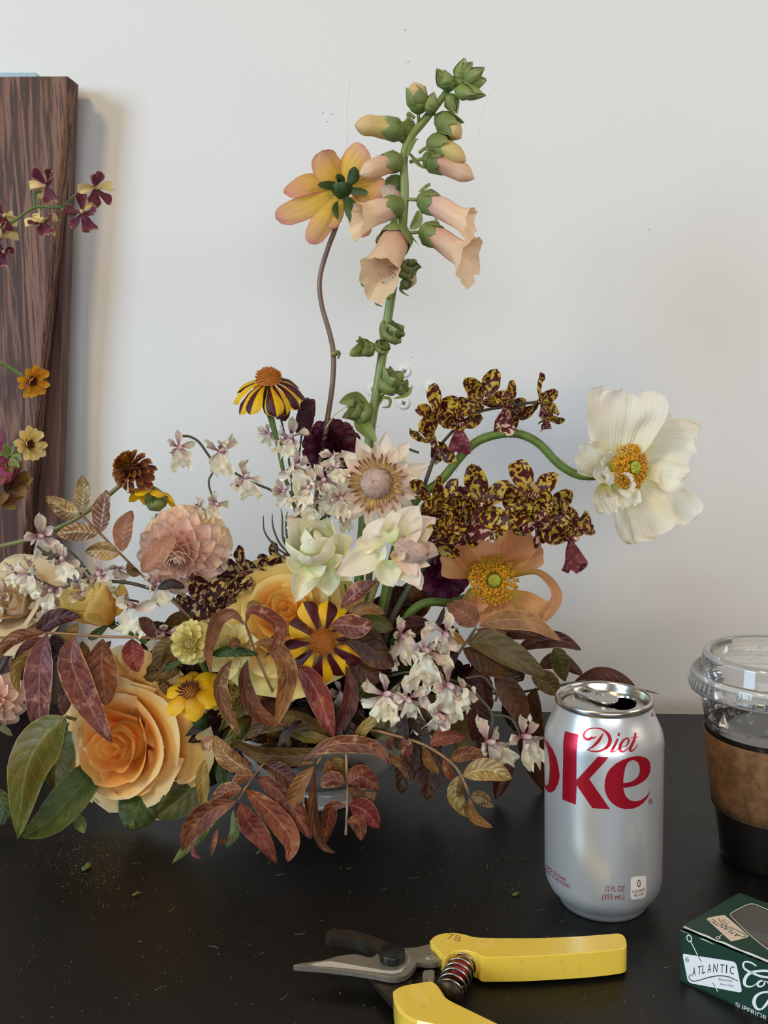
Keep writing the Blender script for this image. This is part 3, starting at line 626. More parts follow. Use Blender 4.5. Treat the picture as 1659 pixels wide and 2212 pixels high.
extrude_px(a1([(862,610),(875,585),(930,558),(1010,540),(1100,525),(1175,518),(1225,545),(1265,600),(1315,662),(1500,755),(1659,832),(1900,950),(2150,1080),(2330,1180),(2350,1260),(2250,1290),(2000,1190),(1700,1080),(1400,960),(1200,890),(1040,850),(930,780),(880,700)]), 15.5, 13.5, 'handle', YEL, sh, 4.2, 110, 1)
extrude_px(a1([(52,392),(150,372),(300,352),(420,318),(560,304),(690,328),(760,262),(860,240),(930,252),(1060,245),(1162,224),(1225,268),(1280,318),(1262,352),(1190,375),(1120,372),(1060,368),(1040,400),(1000,450),(930,488),(840,492),(740,474),(600,450),(440,430),(280,412),(150,402)]), 12.5, 3.2, 'cutting_blade', STL, sh, .45, 120)
extrude_px(a1([(312,126),(380,98),(470,100),(560,112),(660,140),(760,176),(840,215),(905,255),(860,330),(780,330),(735,292),(680,235),(600,195),(500,168),(400,156),(330,158)]), 13.2, 6.2, 'hook_blade', STD, sh, .5, 90)
extrude_px(a1([(640,440),(800,440),(960,450),(1020,500),(1010,560),(940,600),(895,650),(868,705),(800,640),(740,575),(690,505)]), 8.5, 3.2, 'lower_tang', STD, sh, .4, 60)
extrude_px(a1([(1112,440),(1150,430),(1198,432),(1200,470),(1195,520),(1150,515),(1105,505)]), 10, 6, 'stop_lug', STL, sh, .4, 30)
extrude_px(a1([(1000,420),(1200,400),(1300,430),(1310,520),(1230,545),(1050,540),(990,520)]), 6.5, 4.5, 'inner_plate', STD, sh, .4, 40)
lay(curve_mesh([a1([(170,392),(300,366),(350,362),(480,382),(620,408),(760,432),(840,441),(900,436),(960,412),(930,452),(860,466),(760,458),(600,436),(420,416),(250,402)])]), lambda x, y: onz(x, y, 12.56), 'ground_edge_highlight', plain('steel_ground_highlight', 'd8d4c8', .3, metal=.35, nz=.05), sh)  # flat strip over the ground bevel, its highlight put into the pale colour
nc = onz(*a1([(858, 312)])[0], 14.5); put(MB().lathe([(.01, 2.6), (5.6, 2.6), (6.3, 2.1), (6.5, 1.4), (6.5, -2), (6.5, -2.4)], Matrix.Translation(nc), 40), 'pivot_nut', plain('nut_black', '1c1a19', .35, metal=.3), sh)
rc = onz(*a1([(1166, 318)])[0], 12.6); put(MB().lathe([(.01, .3), (2.1, .3), (2.3, .05), (2.5, .35), (2.9, .4), (3.1, -.2)], Matrix.Translation(rc), 28), 'rivet', STL, sh)
A_ = onz(*a1([(1432, 390)])[0], 7.6); B_ = onz(*a1([(1322, 610)])[0], 7.6); ax = (B_-A_); n_ = ax.normalized(); u_ = n_.orthogonal().normalized(); w_ = n_.cross(u_)
A_ -= n_*1.5; ax = B_+n_*2-A_; N_ = 6.0
put(MB().tube([A_+ax*(i/160)+(u_*math.cos(i/160*2*PI*N_)+w_*math.sin(i/160*2*PI*N_))*(6.9-.5*abs(i/80-1)) for i in range(161)], .6, 8), 'spring', plain('spring_steel', 'a8a49c', .25, metal=1, nz=.05), sh)
put(MB().tube([A_-n_*1, A_+n_*6, A_+n_*9, A_+n_*10.5], [4.4, 4.4, 4.2, 2.6], 24), 'rubber_bumper', plain('bumper_red', '961218', .45), sh)
put(MB().tube([A_-n_*2.4, A_-n_*.2], [7.3, 7.3], 32), 'spring_seat', STD, sh); put(MB().tube([B_+n_*1.6, B_+n_*3.6], [7.0, 7.0], 32), 'spring_seat', STD, sh)
SCRT = plain('etched_print', 'd0c8b4', .4, nz=.05)
for i, ch in enumerate('ARS CORPORATION'):
    if ch == ' ': continue
    a = math.radians(-58+i*7.8); q = nc+Vector((math.cos(a)*9.3, math.sin(a)*9.3, 0)); q.z = 12.56
    me = text_mesh(ch); ru = Vector((-math.sin(a), math.cos(a), 0)); uu = -Vector((math.cos(a), math.sin(a), 0))
    lay(me, lambda x, y, q=q, ru=ru, uu=uu: q+ru*(x-.5)*.85+uu*(y)*1.3, 'etched_letter', SCRT, sh)
me = tx('78', a2([(222, 165)])[0], a2([(322, 190)])[0], (4, -13), 0); lay(me, lambda x, y: onz(x, y, 15.56), 'stamped_mark', plain('stamp_brown', 'b08a3c', .5), sh)
# ---------------------------------------------------------------- green box of pins
g = G('box_card'); o_ = g.n('TexCoord').outputs['Object']; n1 = g.noise(o_, 300, 4, .7)
BOXM = g.finish(g.mix(g.math('MULTIPLY', g.smooth(n1, .6, .75), .3), hexc('16382a'), hexc('3c4a34')), .42, bump=n1, bs=.15, bd=.0004)
PW_ = plain('box_white_print', 'e6e8ea', .5, nz=.02); PK = plain('box_black_print', '20262a', .5, nz=.02); PT = plain('box_pale_print', 'd8c4ae', .5, nz=.02)
b0 = onz(1469, 2119); b1 = onz(1659, 2204); ex = (b1-b0).normalized(); ey = Vector((-ex.y, ex.x, 0))
if ey.y < 0: ey = -ey
d = ray(1469, 2004); t_ = ((b0-CAM).dot(ey))/d.dot(ey); HB = (CAM+d*t_).z
q0 = onz(1597, 1930, HB)-Vector((b0.x, b0.y, HB)); DB = q0.dot(ey); q0x = q0.dot(ex)
LB = 112
bx = thing('pin_box', 'dark green cardboard pin box with white label and clear window at bottom right', 'box', b0)
def bp(a, b, c): return b0+ex*a+ey*b+Vector((0, 0, c))
mb = MB()
for f in ([(0,0,0),(LB,0,0),(LB,0,HB-.8),(0,0,HB-.8)], [(0,0,0),(0,0,HB-.8),(q0x,DB,HB-.8),(q0x,DB,0)], [(LB,0,0),(LB+q0x,DB,0),(LB+q0x,DB,HB-.8),(LB,0,HB-.8)], [(q0x,DB,0),(q0x,DB,HB-.8),(LB+q0x,DB,HB-.8),(LB+q0x,DB,0)], [(0,0,.3),(q0x,DB,.3),(LB+q0x,DB,.3),(LB,0,.3)]):
    k = len(mb.v); mb.v += [bp(*q) for q in f]; mb.uv += [(0, 0)]*4; mb.f.append([k, k+1, k+2, k+3]); mb.m.append(0)
o = put(mb, 'box_tray', BOXM, bx, smooth=False); md = o.modifiers.new('s', 'SOLIDIFY'); md.thickness = .0006
def topz(px, py, off=0): return onz(px, py, HB+off)
b9 = lambda p: cr(p, 1440, 1900, 7.0913)
wpx = sm(b9([(975,540),(1020,500),(1150,430),(1240,390),(1310,378),(1380,395),(1553,468),(1900,610),(2200,740),(2300,850),(2250,960),(2050,1120),(1800,1230),(1650,1160),(1540,1065),(1400,960),(1260,840),(1120,700),(1010,590)]), 60)
to = [(lambda v: (v.dot(ex), v.dot(ey)))(topz(x, y)-b0) for x, y in wpx]
outl = [(-.3, .6), (LB+.3, .6), (LB+q0x, DB+.3), (q0x-.3, DB+.3)]
lay(curve_mesh([outl, to]), lambda a, b: bp(a, b, HB+.15), 'box_lid', BOXM, bx)
lay(curve_mesh([[(a, b) for a, b in to]]), lambda a, b: bp(a, b, HB-.4), 'box_window', clear('box_film', (.8, .78, .74, 1), 1.5, .06, .12), bx)
mb = MB().tube([bp(a, b, HB+.15) for a, b in to]+[bp(*to[0], HB+.15)], .28, 5); put(mb, 'window_edge', plain('card_edge', 'b8b098', .7), bx)
mb = MB(); rr = random.Random(3)
mb.tube([bp(-.2+k*4, .1+.5*rr.random(), HB-1.6+.5*rr.random()) for k in range(28)], .33, 5); mb.tube([bp(1+k*4, .7+.5*rr.random(), HB+.25+.3*rr.random()) for k in range(28)], [.35+.35*rr.random() for k in range(28)], 5)
put(mb, 'worn_card_edge', plain('card_edge_white', 'd8d8ce', .7), bx)
mb = MB()
for k in range(60):
    a, b = rr.uniform(20, 75), rr.uniform(12, DB-12); an = rr.uniform(-.3, .3)+1.2; p0 = bp(a, b, 8+rr.random()*6); dv = (ex*math.cos(an)+ey*math.sin(an))*rr.uniform(14, 22)
    mb.tube([p0, p0+dv+Vector((0, 0, rr.uniform(-2, 2)))], .35, 5); mb.blob(p0, 1.5, 6)
put(mb, 'pins', plain('pin_pearl', 'b0a598', .3), bx, kind='stuff')
mb = MB(); box(mb, bp(2, 2, .6), ex*(LB-4), ey*(DB-4)+ex*q0x*.9, Vector((0, 0, 6))); put(mb, 'pin_tray', plain('tray_dark', '3a3028', .6), bx, smooth=False)
def frontp(px, py, off=.12):
    d = ray(px, py); p0 = b0-ey*off; t = (p0-CAM).dot(ey)/d.dot(ey); return CAM+d*t
F9 = lambda x, y, o=.12: frontp(x, y, o)
lay(curve_mesh([b9([(262,1137),(1010,1253),(1050,1275),(1072,1310),(1150,1690),(1145,1718),(1110,1728),(390,1592),(345,1570),(320,1535),(250,1180),(250,1150)])]), F9, 'label_panel', PW_, bx)
def btext(t, a, b, cap, m=PK, fn=lambda x, y: frontp(x, y, .2), sh=0, sag=0, name='print'):
    me = tx(t, b9([a])[0], b9([b])[0], (cap[0]/7.09, cap[1]/7.09), sag/7.09, sh); return lay(me, fn, name, m, bx)
def bstroke(p, m=PW_, fn=lambda x, y: frontp(x, y, .16), name='print'): return lay(curve_mesh([b9(stroke(p))]), fn, name, m, bx)
for ch, a, b, h in (('A', (392,1488), (442,1470), 140), ('T', (470,1462), (530,1450), 135), ('L', (545,1445), (590,1432), 135), ('A', (625,1430), (680,1430), 140), ('N', (712,1422), (775,1418), 135), ('T', (812,1425), (880,1425), 130), ('I', (908,1430), (925,1432), 130), ('C', (965,1445), (1030,1452), 120)):
    me = text_mesh(ch); a, b = b9([a])[0], b9([b])[0]
    for v in me.vertices: x, y = v.co.x, v.co.y; v.co = (a[0]+(b[0]-a[0])*(x+.12*y), a[1]+(b[1]-a[1])*x-h/7.09*y, 0)
    lay(me, lambda x, y: frontp(x, y, .2), 'label_letter', PK, bx); 
bstroke([(392,1452,3),(350,1470,5),(345,1510,6),(390,1552,6),(470,1550,6),(600,1512,7),(740,1480,8),(850,1476,8),(960,1495,7),(1050,1535,6),(1100,1562,4)], PK, lambda x, y: frontp(x, y, .22))
btext('BRAND', (800,1540), (1008,1572), (0,-28)); btext('Since 1929', (818,1612), (1022,1650), (0,-32)); btext('R', (300,1245), (328,1250), (0,-36))
lay(curve_mesh([sm(b9([(287,1215),(312,1190),(338,1215),(342,1250),(322,1266),(292,1245)])), sm(b9([(293,1218),(313,1198),(333,1219),(336,1247),(320,1259),(298,1242)]))]), lambda x, y: frontp(x, y, .2), 'print', PK, bx)
lay(curve_mesh([sm(b9([(303,880),(330,843),(372,862),(390,915),(365,960),(320,935)])), sm(b9([(317,884),(335,860),(362,872),(375,913),(358,942),(328,925)]))]), lambda x, y: frontp(x, y, .15), 'pin_drawing', PW_, bx)
bstroke([(372,955,6),(420,1050,6),(478,1165,6)], name='pin_drawing'); bstroke([(480,1165,5),(532,1262,4)], PK, lambda x, y: frontp(x, y, .22), 'pin_drawing'); bstroke([(705,1578,4),(740,1640,5)], PK, lambda x, y: frontp(x, y, .22), 'pin_drawing'); bstroke([(745,1645,5),(785,1716,6)], name='pin_drawing')
bstroke([(1372,1325,10),(1300,1275,12),(1210,1258,12),(1172,1300,14),(1200,1370,15),(1300,1425,16),(1430,1478,17),(1560,1500,16)])
bstroke([(1700,1560,6),(1640,1440,14),(1553,1402,18),(1450,1398,18),(1330,1415,20),(1240,1460,24),(1195,1540,26),(1200,1610,20),(1260,1642,12),(1330,1625,8),(1400,1570,6)])
bstroke([(1470,1545,10),(1410,1570,18),(1395,1620,16),(1440,1640,10),(1490,1610,12),(1500,1560,12),(1470,1545,8),(1560,1570,6)])
bstroke([(1540,1580,14),(1610,1570,10),(1600,1640,16),(1560,1690,12)]); bstroke([(1650,1600,10),(1720,1640,14),(1700,1700,12),(1640,1690,12)])
bstroke([(1900,1900,14),(1700,1745,16),(1553,1722,16),(1440,1740,16),(1360,1800,24),(1340,1890,28),(1380,1975,20),(1450,1985,12),(1510,1930,20),(1570,1850,24)])
btext('SUPERIOR', (1050,1945), (1530,2160), (6,-72), PW_); btext('QUALITY', (1590,2188), (2000,2370), (6,-72), PW_)
tpf = lambda x, y: topz(x, y, .25)
lay(curve_mesh([sm(b9([(620,600),(660,580),(860,545),(900,556),(980,620),(1120,740),(1235,845),(1250,870),(1230,885),(1020,942),(975,935),(900,870),(780,760),(660,655),(620,620)]), 60)]), lambda x, y: topz(x, y, .2), 'label_panel', PT, bx)
btext('ATLANTIC', (1145,855), (700,600), (-75,22), PK, lambda x, y: topz(x, y, .3)); btext('BRAND', (940,685), (845,610), (-22,6), PK, lambda x, y: topz(x, y, .3)); btext('Since 1929', (985,668), (880,600), (-18,6), PK, lambda x, y: topz(x, y, .3))
bstroke([(790,575,3),(820,640,4),(900,705,4),(1010,745,4),(1130,800,4),(1210,850,5),(1195,875,4),(1130,868,3)], PK, lambda x, y: topz(x, y, .32))
lay(curve_mesh([sm(b9([(752,885),(785,868),(822,885),(815,905),(785,915),(758,905)])), sm(b9([(764,887),(785,878),(810,888),(804,899),(785,905),(768,899)]))]), lambda x, y: topz(x, y, .2), 'pin_drawing', PW_, bx)
bstroke([(810,875,4),(855,838,4)], PW_, lambda x, y: topz(x, y, .22), 'pin_drawing')
# ---------------------------------------------------------------- footed bowl
BC = Vector((-50, 628, 0)); CER = plain('ceramic_grey', '98938a', .22, nz=.03, scale=20, coat=.3)
bw = thing('footed_bowl', 'grey white glazed footed bowl holding the flowers, its foot on the black table', 'bowl', BC)
bpro = [(.01, 4), (20, 4), (24, 2), (28, 0), (30.5, .5), (31, 3), (29.5, 5), (27, 7), (25, 10), (27, 13), (36, 16), (48, 22), (58, 30), (65.5, 40), (70, 50), (72.5, 58), (73.6, 64), (73, 65.2), (71.8, 64.5), (70, 58), (66, 46), (58, 34), (46, 26), (.01, 22)]
put(MB().lathe(bpro, Matrix.Translation(BC), 96), 'bowl_body', CER, bw)
put(MB().lathe([(.01, 52), (67, 52)], Matrix.Translation(BC), 48), 'water', plain('dark_water', '1a1a14', .05, nz=.02), bw)
# ---------------------------------------------------------------- flower and foliage builders
BASE = Vector((-50, 628, 55))
def sroot(px=655, py=1565, Y=628): return at(px, py, Y)
def stem_to(root, path, r, m, name='stem', Y=620, n=40, seg=8):
    return put(MB().tube(PW(path, Y), r, seg, n=n), name, m, root)
def px2(w, Y=620): return w*Y/FPX
LS = [0]
def leaf(root, path, w, m='leaf_red', tw=0, Y=600, fold=.28, prof='leaf', curl=.22, name='leaflet', ruf=.16, cup=0, label=None, **k):
    """leaflet: path in pixels with depths, w = full width in pixels; twist in degrees about the midrib"""
    LS[0] += 1; rr = random.Random(LS[0]*13); pts = PW(path, Y); ym = pts[len(pts)//2].y
    if abs(tw) < 1e-6: tw = rr.uniform(-22, 22)
    mb = MB().blade(pts, px2(w, ym)/2, prof, tw=(tw-12*rr.random(), tw+14*rr.random()), fold=fold*rr.choice((1, 1, -1)), cup=cup, ruf=ruf, waves=.035, nu=8, nv=18, seed=LS[0], rf=3.2, **k)
    return put(mb, name, M[m], root, label=label)
def branch(name, label, cat, rachis, rad, leaves, m='leaf_red', sm='stem_tan', Y=600, group=None):
    pts = PW(rachis, Y); t = thing(name, label, cat, pts[0], group)
    put(MB().tube(pts, rad, 7, n=max(14, len(pts)*6)), 'stem', M[sm], t)
    for L in leaves:
        kw = L[2] if len(L) > 2 and isinstance(L[2], dict) else {}
        kw.setdefault('m', m); kw.setdefault('Y', Y); leaf(t, L[0], L[1], **kw)
    return t
PETC = {}
def pmesh(key, *a, **k):
    if key not in PETC: PETC[key] = petal(*a, **k)
    return PETC[key]
def daisy(t, F, pm_, n, r0, elev=0, s=1, jit=6, a0=0, name='petal', h0=0, sj=.08, roll=0, rr=None, skip=()):
    rr = rr or random.Random(n*7+int(r0*10))
    for i in range(n):
        if i in skip: continue
        inst(pm_[i % len(pm_)], name, t, pm(F, a0+360*i/n+rr.uniform(-jit, jit)*.5, elev+rr.uniform(-jit, jit), r0, h0+.12*(i % 2), s*(1+rr.uniform(-sj, sj)), roll+rr.uniform(-jit, jit)*1.3))
def dome(t, F, r, h, n, m, m2=None, name='flower_centre', fs=.9, tall=2.2):
    """domed centre of a daisy: many little florets on a cushion"""
    s = F.to_scale().x; Fm = Matrix.Translation(F.translation*1000) @ F.to_3x3().to_4x4()
    put(MB().lathe([(r*math.cos(a*PI/12), h*math.sin(a*PI/12)) for a in range(0, 6)]+[(.01, h)], Fm, 20), name, m, t)
    mb = MB(); rr = random.Random(n)
    for i in range(n):
        q = math.sqrt((i+.5)/n); a = i*2.39996; el = Vector((q*r*math.cos(a), q*r*math.sin(a), h*math.sqrt(max(0, 1-q*q))*.9))
        dn = Vector((el.x*.8, el.y*.8, r*.75)).normalized(); L = tall*rr.uniform(.6, 1.1)
        p0, p1, p2 = Fm @ el, Fm @ (el+dn*L*.6), Fm @ (el+dn*L)
        mb.tube([p0, p1, p2], [fs*.45, fs*.62, fs*.25], 5)
    put(mb, 'florets', m2 or m, t, kind='stuff')
def ball(t, F, R, n, pms, a0=0, el0=88, el1=-30, curlk=1, rmin=.02, h=.5, name='petal', p=1.0, smin=.45, jit=5, half=None):
    """layered bloom (dahlia, zinnia, chrysanthemum): petals in a spiral from upright in the middle to spread out"""
    rr = random.Random(n+int(R)); s0 = Matrix.Translation(F.translation*1000) @ F.to_3x3().to_4x4()
    put(MB().lathe([(.01, -R*.25), (R*.3, -R*.12), (R*.36, R*h*.3), (R*.22, R*h*.75), (.01, R*h*.85)], s0, 16), 'flower_core', pms[-1].materials[0], t)
    for i in range(n):
        q = (i+.5)/n; a = math.degrees(i*2.39996)+a0; el = el0+(el1-el0)*q**p
        r0 = R*(rmin+(.42-rmin)*q); hh = R*h*(1-q**1.5)
        k = min(len(pms)-1, int(q*len(pms)))
        inst(pms[k], name, t, pm(F, a+rr.uniform(-jit, jit), el+rr.uniform(-jit, jit), r0, hh, (smin+(1-smin)*q)*(1+rr.uniform(-.06, .06)), rr.uniform(-jit, jit)))
def rose_petal(R, H, half, open_, flare, m, seed, r0=.25, ruf=.05, nu=14, nv=12, name='petal', point=.0):
    """cupped rose petal around +Z: R radius, H height, half = half angle (deg), open_ widening, flare = lip rolled outward"""
    so = Vector((seed*3.7, seed*1.3, 0))
    def fn(u, v):
        s = 2*u-1; ang = math.radians(half)*s*(.45+.55*math.sin(min(1, v*1.15)*PI/2))
        top = H*(1-.30*abs(s)**2.6+point*(1-abs(s))**2)
        z = top*v; r = R*(r0+(1-r0)*math.sin(v*PI/2)**.8)*(1+open_*v*v)
        lip = max(0, (v-.72)/.28)**1.6; sl = max(0, (abs(s)-.7)/.3)**1.5*v
        r += flare*R*(lip+.55*sl); z -= flare*R*(.75*lip+.3*sl)
        nz = noise.noise(Vector((s*1.6, v*1.8, 0))+so); nz2 = noise.noise(Vector((s*5, v*4, 3))+so)
        r += R*(ruf*2.2*nz*v+ruf*.8*nz2*v*v); z += H*ruf*1.2*nz2*v*v+H*.05*nz*v
        return Vector((r*math.cos(ang), r*math.sin(ang), z))
    me = MB().grid(nu, nv, fn).mesh(name); mats(me, m); return me
def rose(t, F, R, spec, a0=0, seed=0, name='petal'):
    """spec rows: count, radius factor, height factor, half angle, opening, flare, material, tilt outwards"""
    rr = random.Random(seed+5); k = 0; ang = a0; Fm = Matrix.Translation(F.translation*1000) @ F.to_3x3().to_4x4(); hf0 = spec[0][2]
    put(MB().lathe([(.01, -R*.12), (R*.3, 0), (R*.42, R*.2), (R*.36, R*hf0*.45), (R*.1, R*hf0*.62), (.01, R*hf0*.64)], Fm, 20), 'rose_heart', spec[0][6], t)
    put(MB().lathe([(.01, -R*.3), (R*.16, -R*.26), (R*.24, -R*.1), (R*.3, R*.02)], Fm, 16), 'rose_hip', M['calyx_dark'], t)
    for n, rf, hf, half, op, fl, m, tilt in spec:
        for i in range(n):
            k += 1; a = ang+360*i/n+rr.uniform(-12, 12)
            me = rose_petal(R*rf*rr.uniform(.95, 1.05), R*hf*rr.uniform(.96, 1.05), half*rr.uniform(.92, 1.06), op, fl*rr.uniform(.7, 1.3), m, seed+k, ruf=.04+.03*rf)
            inst(me, name, t, F @ Matrix.Rotation(math.radians(a), 4, 'Z') @ Matrix.Rotation(math.radians(tilt), 4, 'Y'))
        ang += 137
# orchid floret parts, shared meshes (mm)
def orch(kind):
    if kind == 'white':
        return dict(lip=[petal(13, 14, 'fan', .2, c, M['orchid_white'], 12, 11, ruf=.6, rag=.22, rf=4.2, seed=s, name='lip') for s, c in ((1, -35), (2, -60), (3, -10), (4, 20), (5, -45))],
                    sep=[petal(9, 4.6, 'spoon', .6, c, M['orchid_sepal'], 6, 10, ruf=.6, rag=.15, rf=4, seed=s, name='sepal') for s, c in ((1, 80), (2, -90), (3, 35), (4, 130), (5, -40))],
                    col=[MB().tube([Vector((0, 0, -1)), Vector((.6, 0, 1.5)), Vector((1.6, 0, 3.4))], [1.3, 1.5, .8], 7, n=7).mesh('column')], colm=M['orchid_pink'])
    if kind == 'wine':
        return dict(lip=[petal(11, 10, 'fan', .3, -30, M['orchid_wine'], 8, 9, ruf=.4, rag=.15, seed=s, name='lip') for s in (1, 2, 3)],
                    sep=[petal(9, 5.5, 'spoon', .6, c, M['orchid_wine' if s % 2 else 'orchid_cream'], 5, 8, ruf=.4, seed=s, name='sepal') for s, c in ((1, 50), (2, -40), (3, 20))],
                    col=[MB().tube([Vector((0, 0, -1)), Vector((.6, 0, 1.5)), Vector((1.4, 0, 3))], [1.2, 1.3, .7], 7, n=7).mesh('column')], colm=M['orchid_cream'])
    L = M['tiger_lip'] if kind == 'tiger' else M['tiger_dark']; S = M['tiger'] if kind != 'low' else M['tiger_low']
    if kind == 'low': L = M['tiger_low']
    return dict(lip=[petal(19, 17, 'fan', .3, -30, L, 10, 11, ruf=.4, rag=.12, seed=s, name='lip') for s in (1, 2, 3)],
                sep=[petal(19, 10.5, 'oval', .25, c, S, 8, 12, ruf=.38, seed=s, name='sepal') for s, c in ((1, 22), (2, -30), (3, 40), (4, -12))],
                col=[MB().tube([Vector((0, 0, -1.5)), Vector((.8, 0, 2.5)), Vector((2.2, 0, 5.5))], [1.8, 2.1, 1.2], 8, n=8).mesh('column')], colm=M['tiger_lip'])
ORC = {k: orch(k) for k in ('white', 'wine', 'tiger', 'tdark', 'low')}
for o in ORC.values():
    mats(o['col'][0], o['colm'])
def floret(t, kind, px, py, Y, s=1.0, axis=None, roll=0, sepals=5, seed=0, lip=True, ls=1, name='floret'):
    rr = random.Random(seed*31+int(px)*7+int(py)); o = ORC[kind]
    axis = axis or (rr.uniform(-.5, .5), -1, rr.uniform(-.25, .55))
    F = frame(at(px, py, Y), axis, roll+rr.uniform(-25, 25), s*{'white': 1.35, 'wine': 1.25, 'low': 1.2}.get(kind, 1.3))
    f = inst(o['col'][0], name, t, F)
    if lip: inst(rr.choice(o['lip']), 'lip', f, pm(F, -90+rr.uniform(-10, 10), rr.uniform(-15, 30), .6, .5, ls*rr.uniform(.78, .98)))
    for i, a in enumerate((90, 20, 160, -35, 215)[:sepals]):
        inst(rr.choice(o['sep']), 'sepal', f, pm(F, a+rr.uniform(-12, 12), rr.uniform(-25, 40), .5, -.3*(i % 2), rr.uniform(.9, 1.25), rr.uniform(-40, 40)))
    return f
def spray(name, label, kind, stems, florets, group=None, rad=.9, sm='stem_dark', cat='orchid', Y=600):
    t = thing(name, label, cat, PW(stems[0] if isinstance(stems[0], str) else stems[0][0], Y)[0], group)
    for i, s in enumerate(stems):
        r = rad
        if isinstance(s, tuple): s, r = s
        put(MB().tube(PW(s, Y), [r, r, r*.8], 6, n=24) if False else MB().tube(PW(s, Y), r, 6, n=26), 'stem', M[sm], t)
    for i, q in enumerate(florets):
        kw = dict(q[4]) if len(q) > 4 else {}
        k = kw.pop('kind', kind); floret(t, k, q[0], q[1], q[2], q[3], seed=i+1, **kw)
    return t
def calyx(t, F, L, W, n=5, m='calyx', open_=70, name='calyx', closed=.5, r0=1.0, parent=None):
    """green cup of overlapping sepals, its base at the frame origin"""
    me = pmesh(('cx', L, W, closed, m), L, W*.85, 'oval' if closed > .42 else 'point', .75, 60*closed, M[m], 6, 9, seed=int(L), ruf=.05, name='sepal')
    s = F.to_scale().x; Fm = Matrix.Translation(F.translation*1000) @ (F.to_3x3()).to_4x4()
    c = put(MB().lathe([(.01, -.4), (r0*1.1, 0), (W*.36, L*.12), (W*.44, L*.28), (W*.36, L*.44), (.01, L*.5)], Fm, 12), name, M[m], t)
    for i in range(n):
        inst(me, 'sepal', c, pm(F, 360*i/n+9*(i % 2), open_, r0*.9, 0, 1-.06*(i % 3)))
    return c
def cupcalyx(t, F, L, R, close=.15, m='calyx', name='calyx'):
    key = ('cc', round(L), round(R), close, m)
    if key not in PETC:
        def fn(u, v):
            q = 2*u-1; r = R*min(1, v*2.3+.12)**.7*(1-close*max(0, (v-.35)/.65)**1.6); a = math.radians(52)*q*max(.02, 1-v**3.2)**.6
            r += .35*q+.05*R*(1-q*q); return Vector((r*math.cos(a), r*math.sin(a), L*(v-.06*v*q*q)))
        PETC[key] = MB().grid(8, 10, fn).mesh('sepal'); mats(PETC[key], M[m])
    Fm = Matrix.Translation(F.translation*1000) @ F.to_3x3().to_4x4()
    c = put(MB().lathe([(.01, -.8), (R*.3, -.3), (R*.7, L*.12), (R*.9, L*.3), (R*.5, L*.45), (.01, L*.48)], Fm, 14), name, M[m], t)
    for i in range(5): inst(PETC[key], 'sepal', c, F @ Matrix.Rotation(2*PI*i/5, 4, 'Z') @ Matrix.Scale(1-.05*(i % 3), 4))
    return c
def bell(t, base, mouth, r0, r1, m='bell', lip=.35, lower=1.35, seed=1, spots=False, cal=(13, 12), up=(0, 0, 1), open_=True, pend=None, name='bell_flower'):
    """foxglove bell from base to mouth (mm points), flaring five lobed lip, the lower lobe longest"""
    ax = (mouth-base); L = ax.length; z = ax.normalized(); dn = -Vector(up); dn = (dn-z*dn.dot(z)).normalized(); y = z.cross(dn)
    Mx = Matrix(((dn.x, y.x, z.x, base.x), (dn.y, y.y, z.y, base.y), (dn.z, y.z, z.z, base.z), (0, 0, 0, 1)))
    so = Vector((seed*5.1, seed, 0))
    def fn(u, v):
        a = 2*PI*u; k = v
        r = r0*.35+(r0-r0*.35)*min(1, k*5)**.6 if k < .2 else r0+(r1-r0)*((k-.2)/.8)**1.3
        zz = L*k
        if open_:
            q = max(0, (k-.82)/.18); lob = .75+.25*math.cos(5*a); low = 1+(lower-1)*(.5+.5*math.cos(a))**2
            r += lip*r1*q**1.4*(.6+.4*lob)*low; zz += L*.05*q*low+L*.14*max(0, low-1)*q*2
            r *= 1+.34*q*noise.noise(Vector((math.cos(a)*2.2, math.sin(a)*2.2, 1))+so); zz += L*.10*q*noise.noise(Vector((math.cos(a)*3, math.sin(a)*3, 7))+so)
        else:
            q = max(0, (k-.7)/.3); r *= (1-q**2*.92); 
        r *= 1+.14*noise.noise(Vector((math.cos(a)*1.3, math.sin(a)*1.3, k*3))+so)+.025*math.cos(a*10)*k
        bend = dn*(L*.10*k*k)
        return (Mx @ Vector((r*math.cos(a), r*math.sin(a), zz)))+bend
    c = put(MB().grid(26, 18, fn, wrap=True), name, M[m], t)
    if spots:
        mb = MB(); rr = random.Random(seed)
        for i in range(70):
            a, k = rr.gauss(0, .45), rr.uniform(.3, .88); u = (a/(2*PI)) % 1; p = fn(u, k); q = Mx @ Vector((0, 0, L*k)); mb.blob(p+(q-p).normalized()*.25, rr.uniform(.25, .5), 5)
        put(mb, 'throat_spots', plain('throat_spots', '9a4432', .6) if 'ts' not in M else M['ts'], c, kind='stuff')
    if cal: cupcalyx(t, frame(base-z*cal[0]*.14, z, seed*20), cal[0]*.95, max(cal[1]*.46, r0*1.12+.4), -.02 if r0 > 9 else .12)
    return c
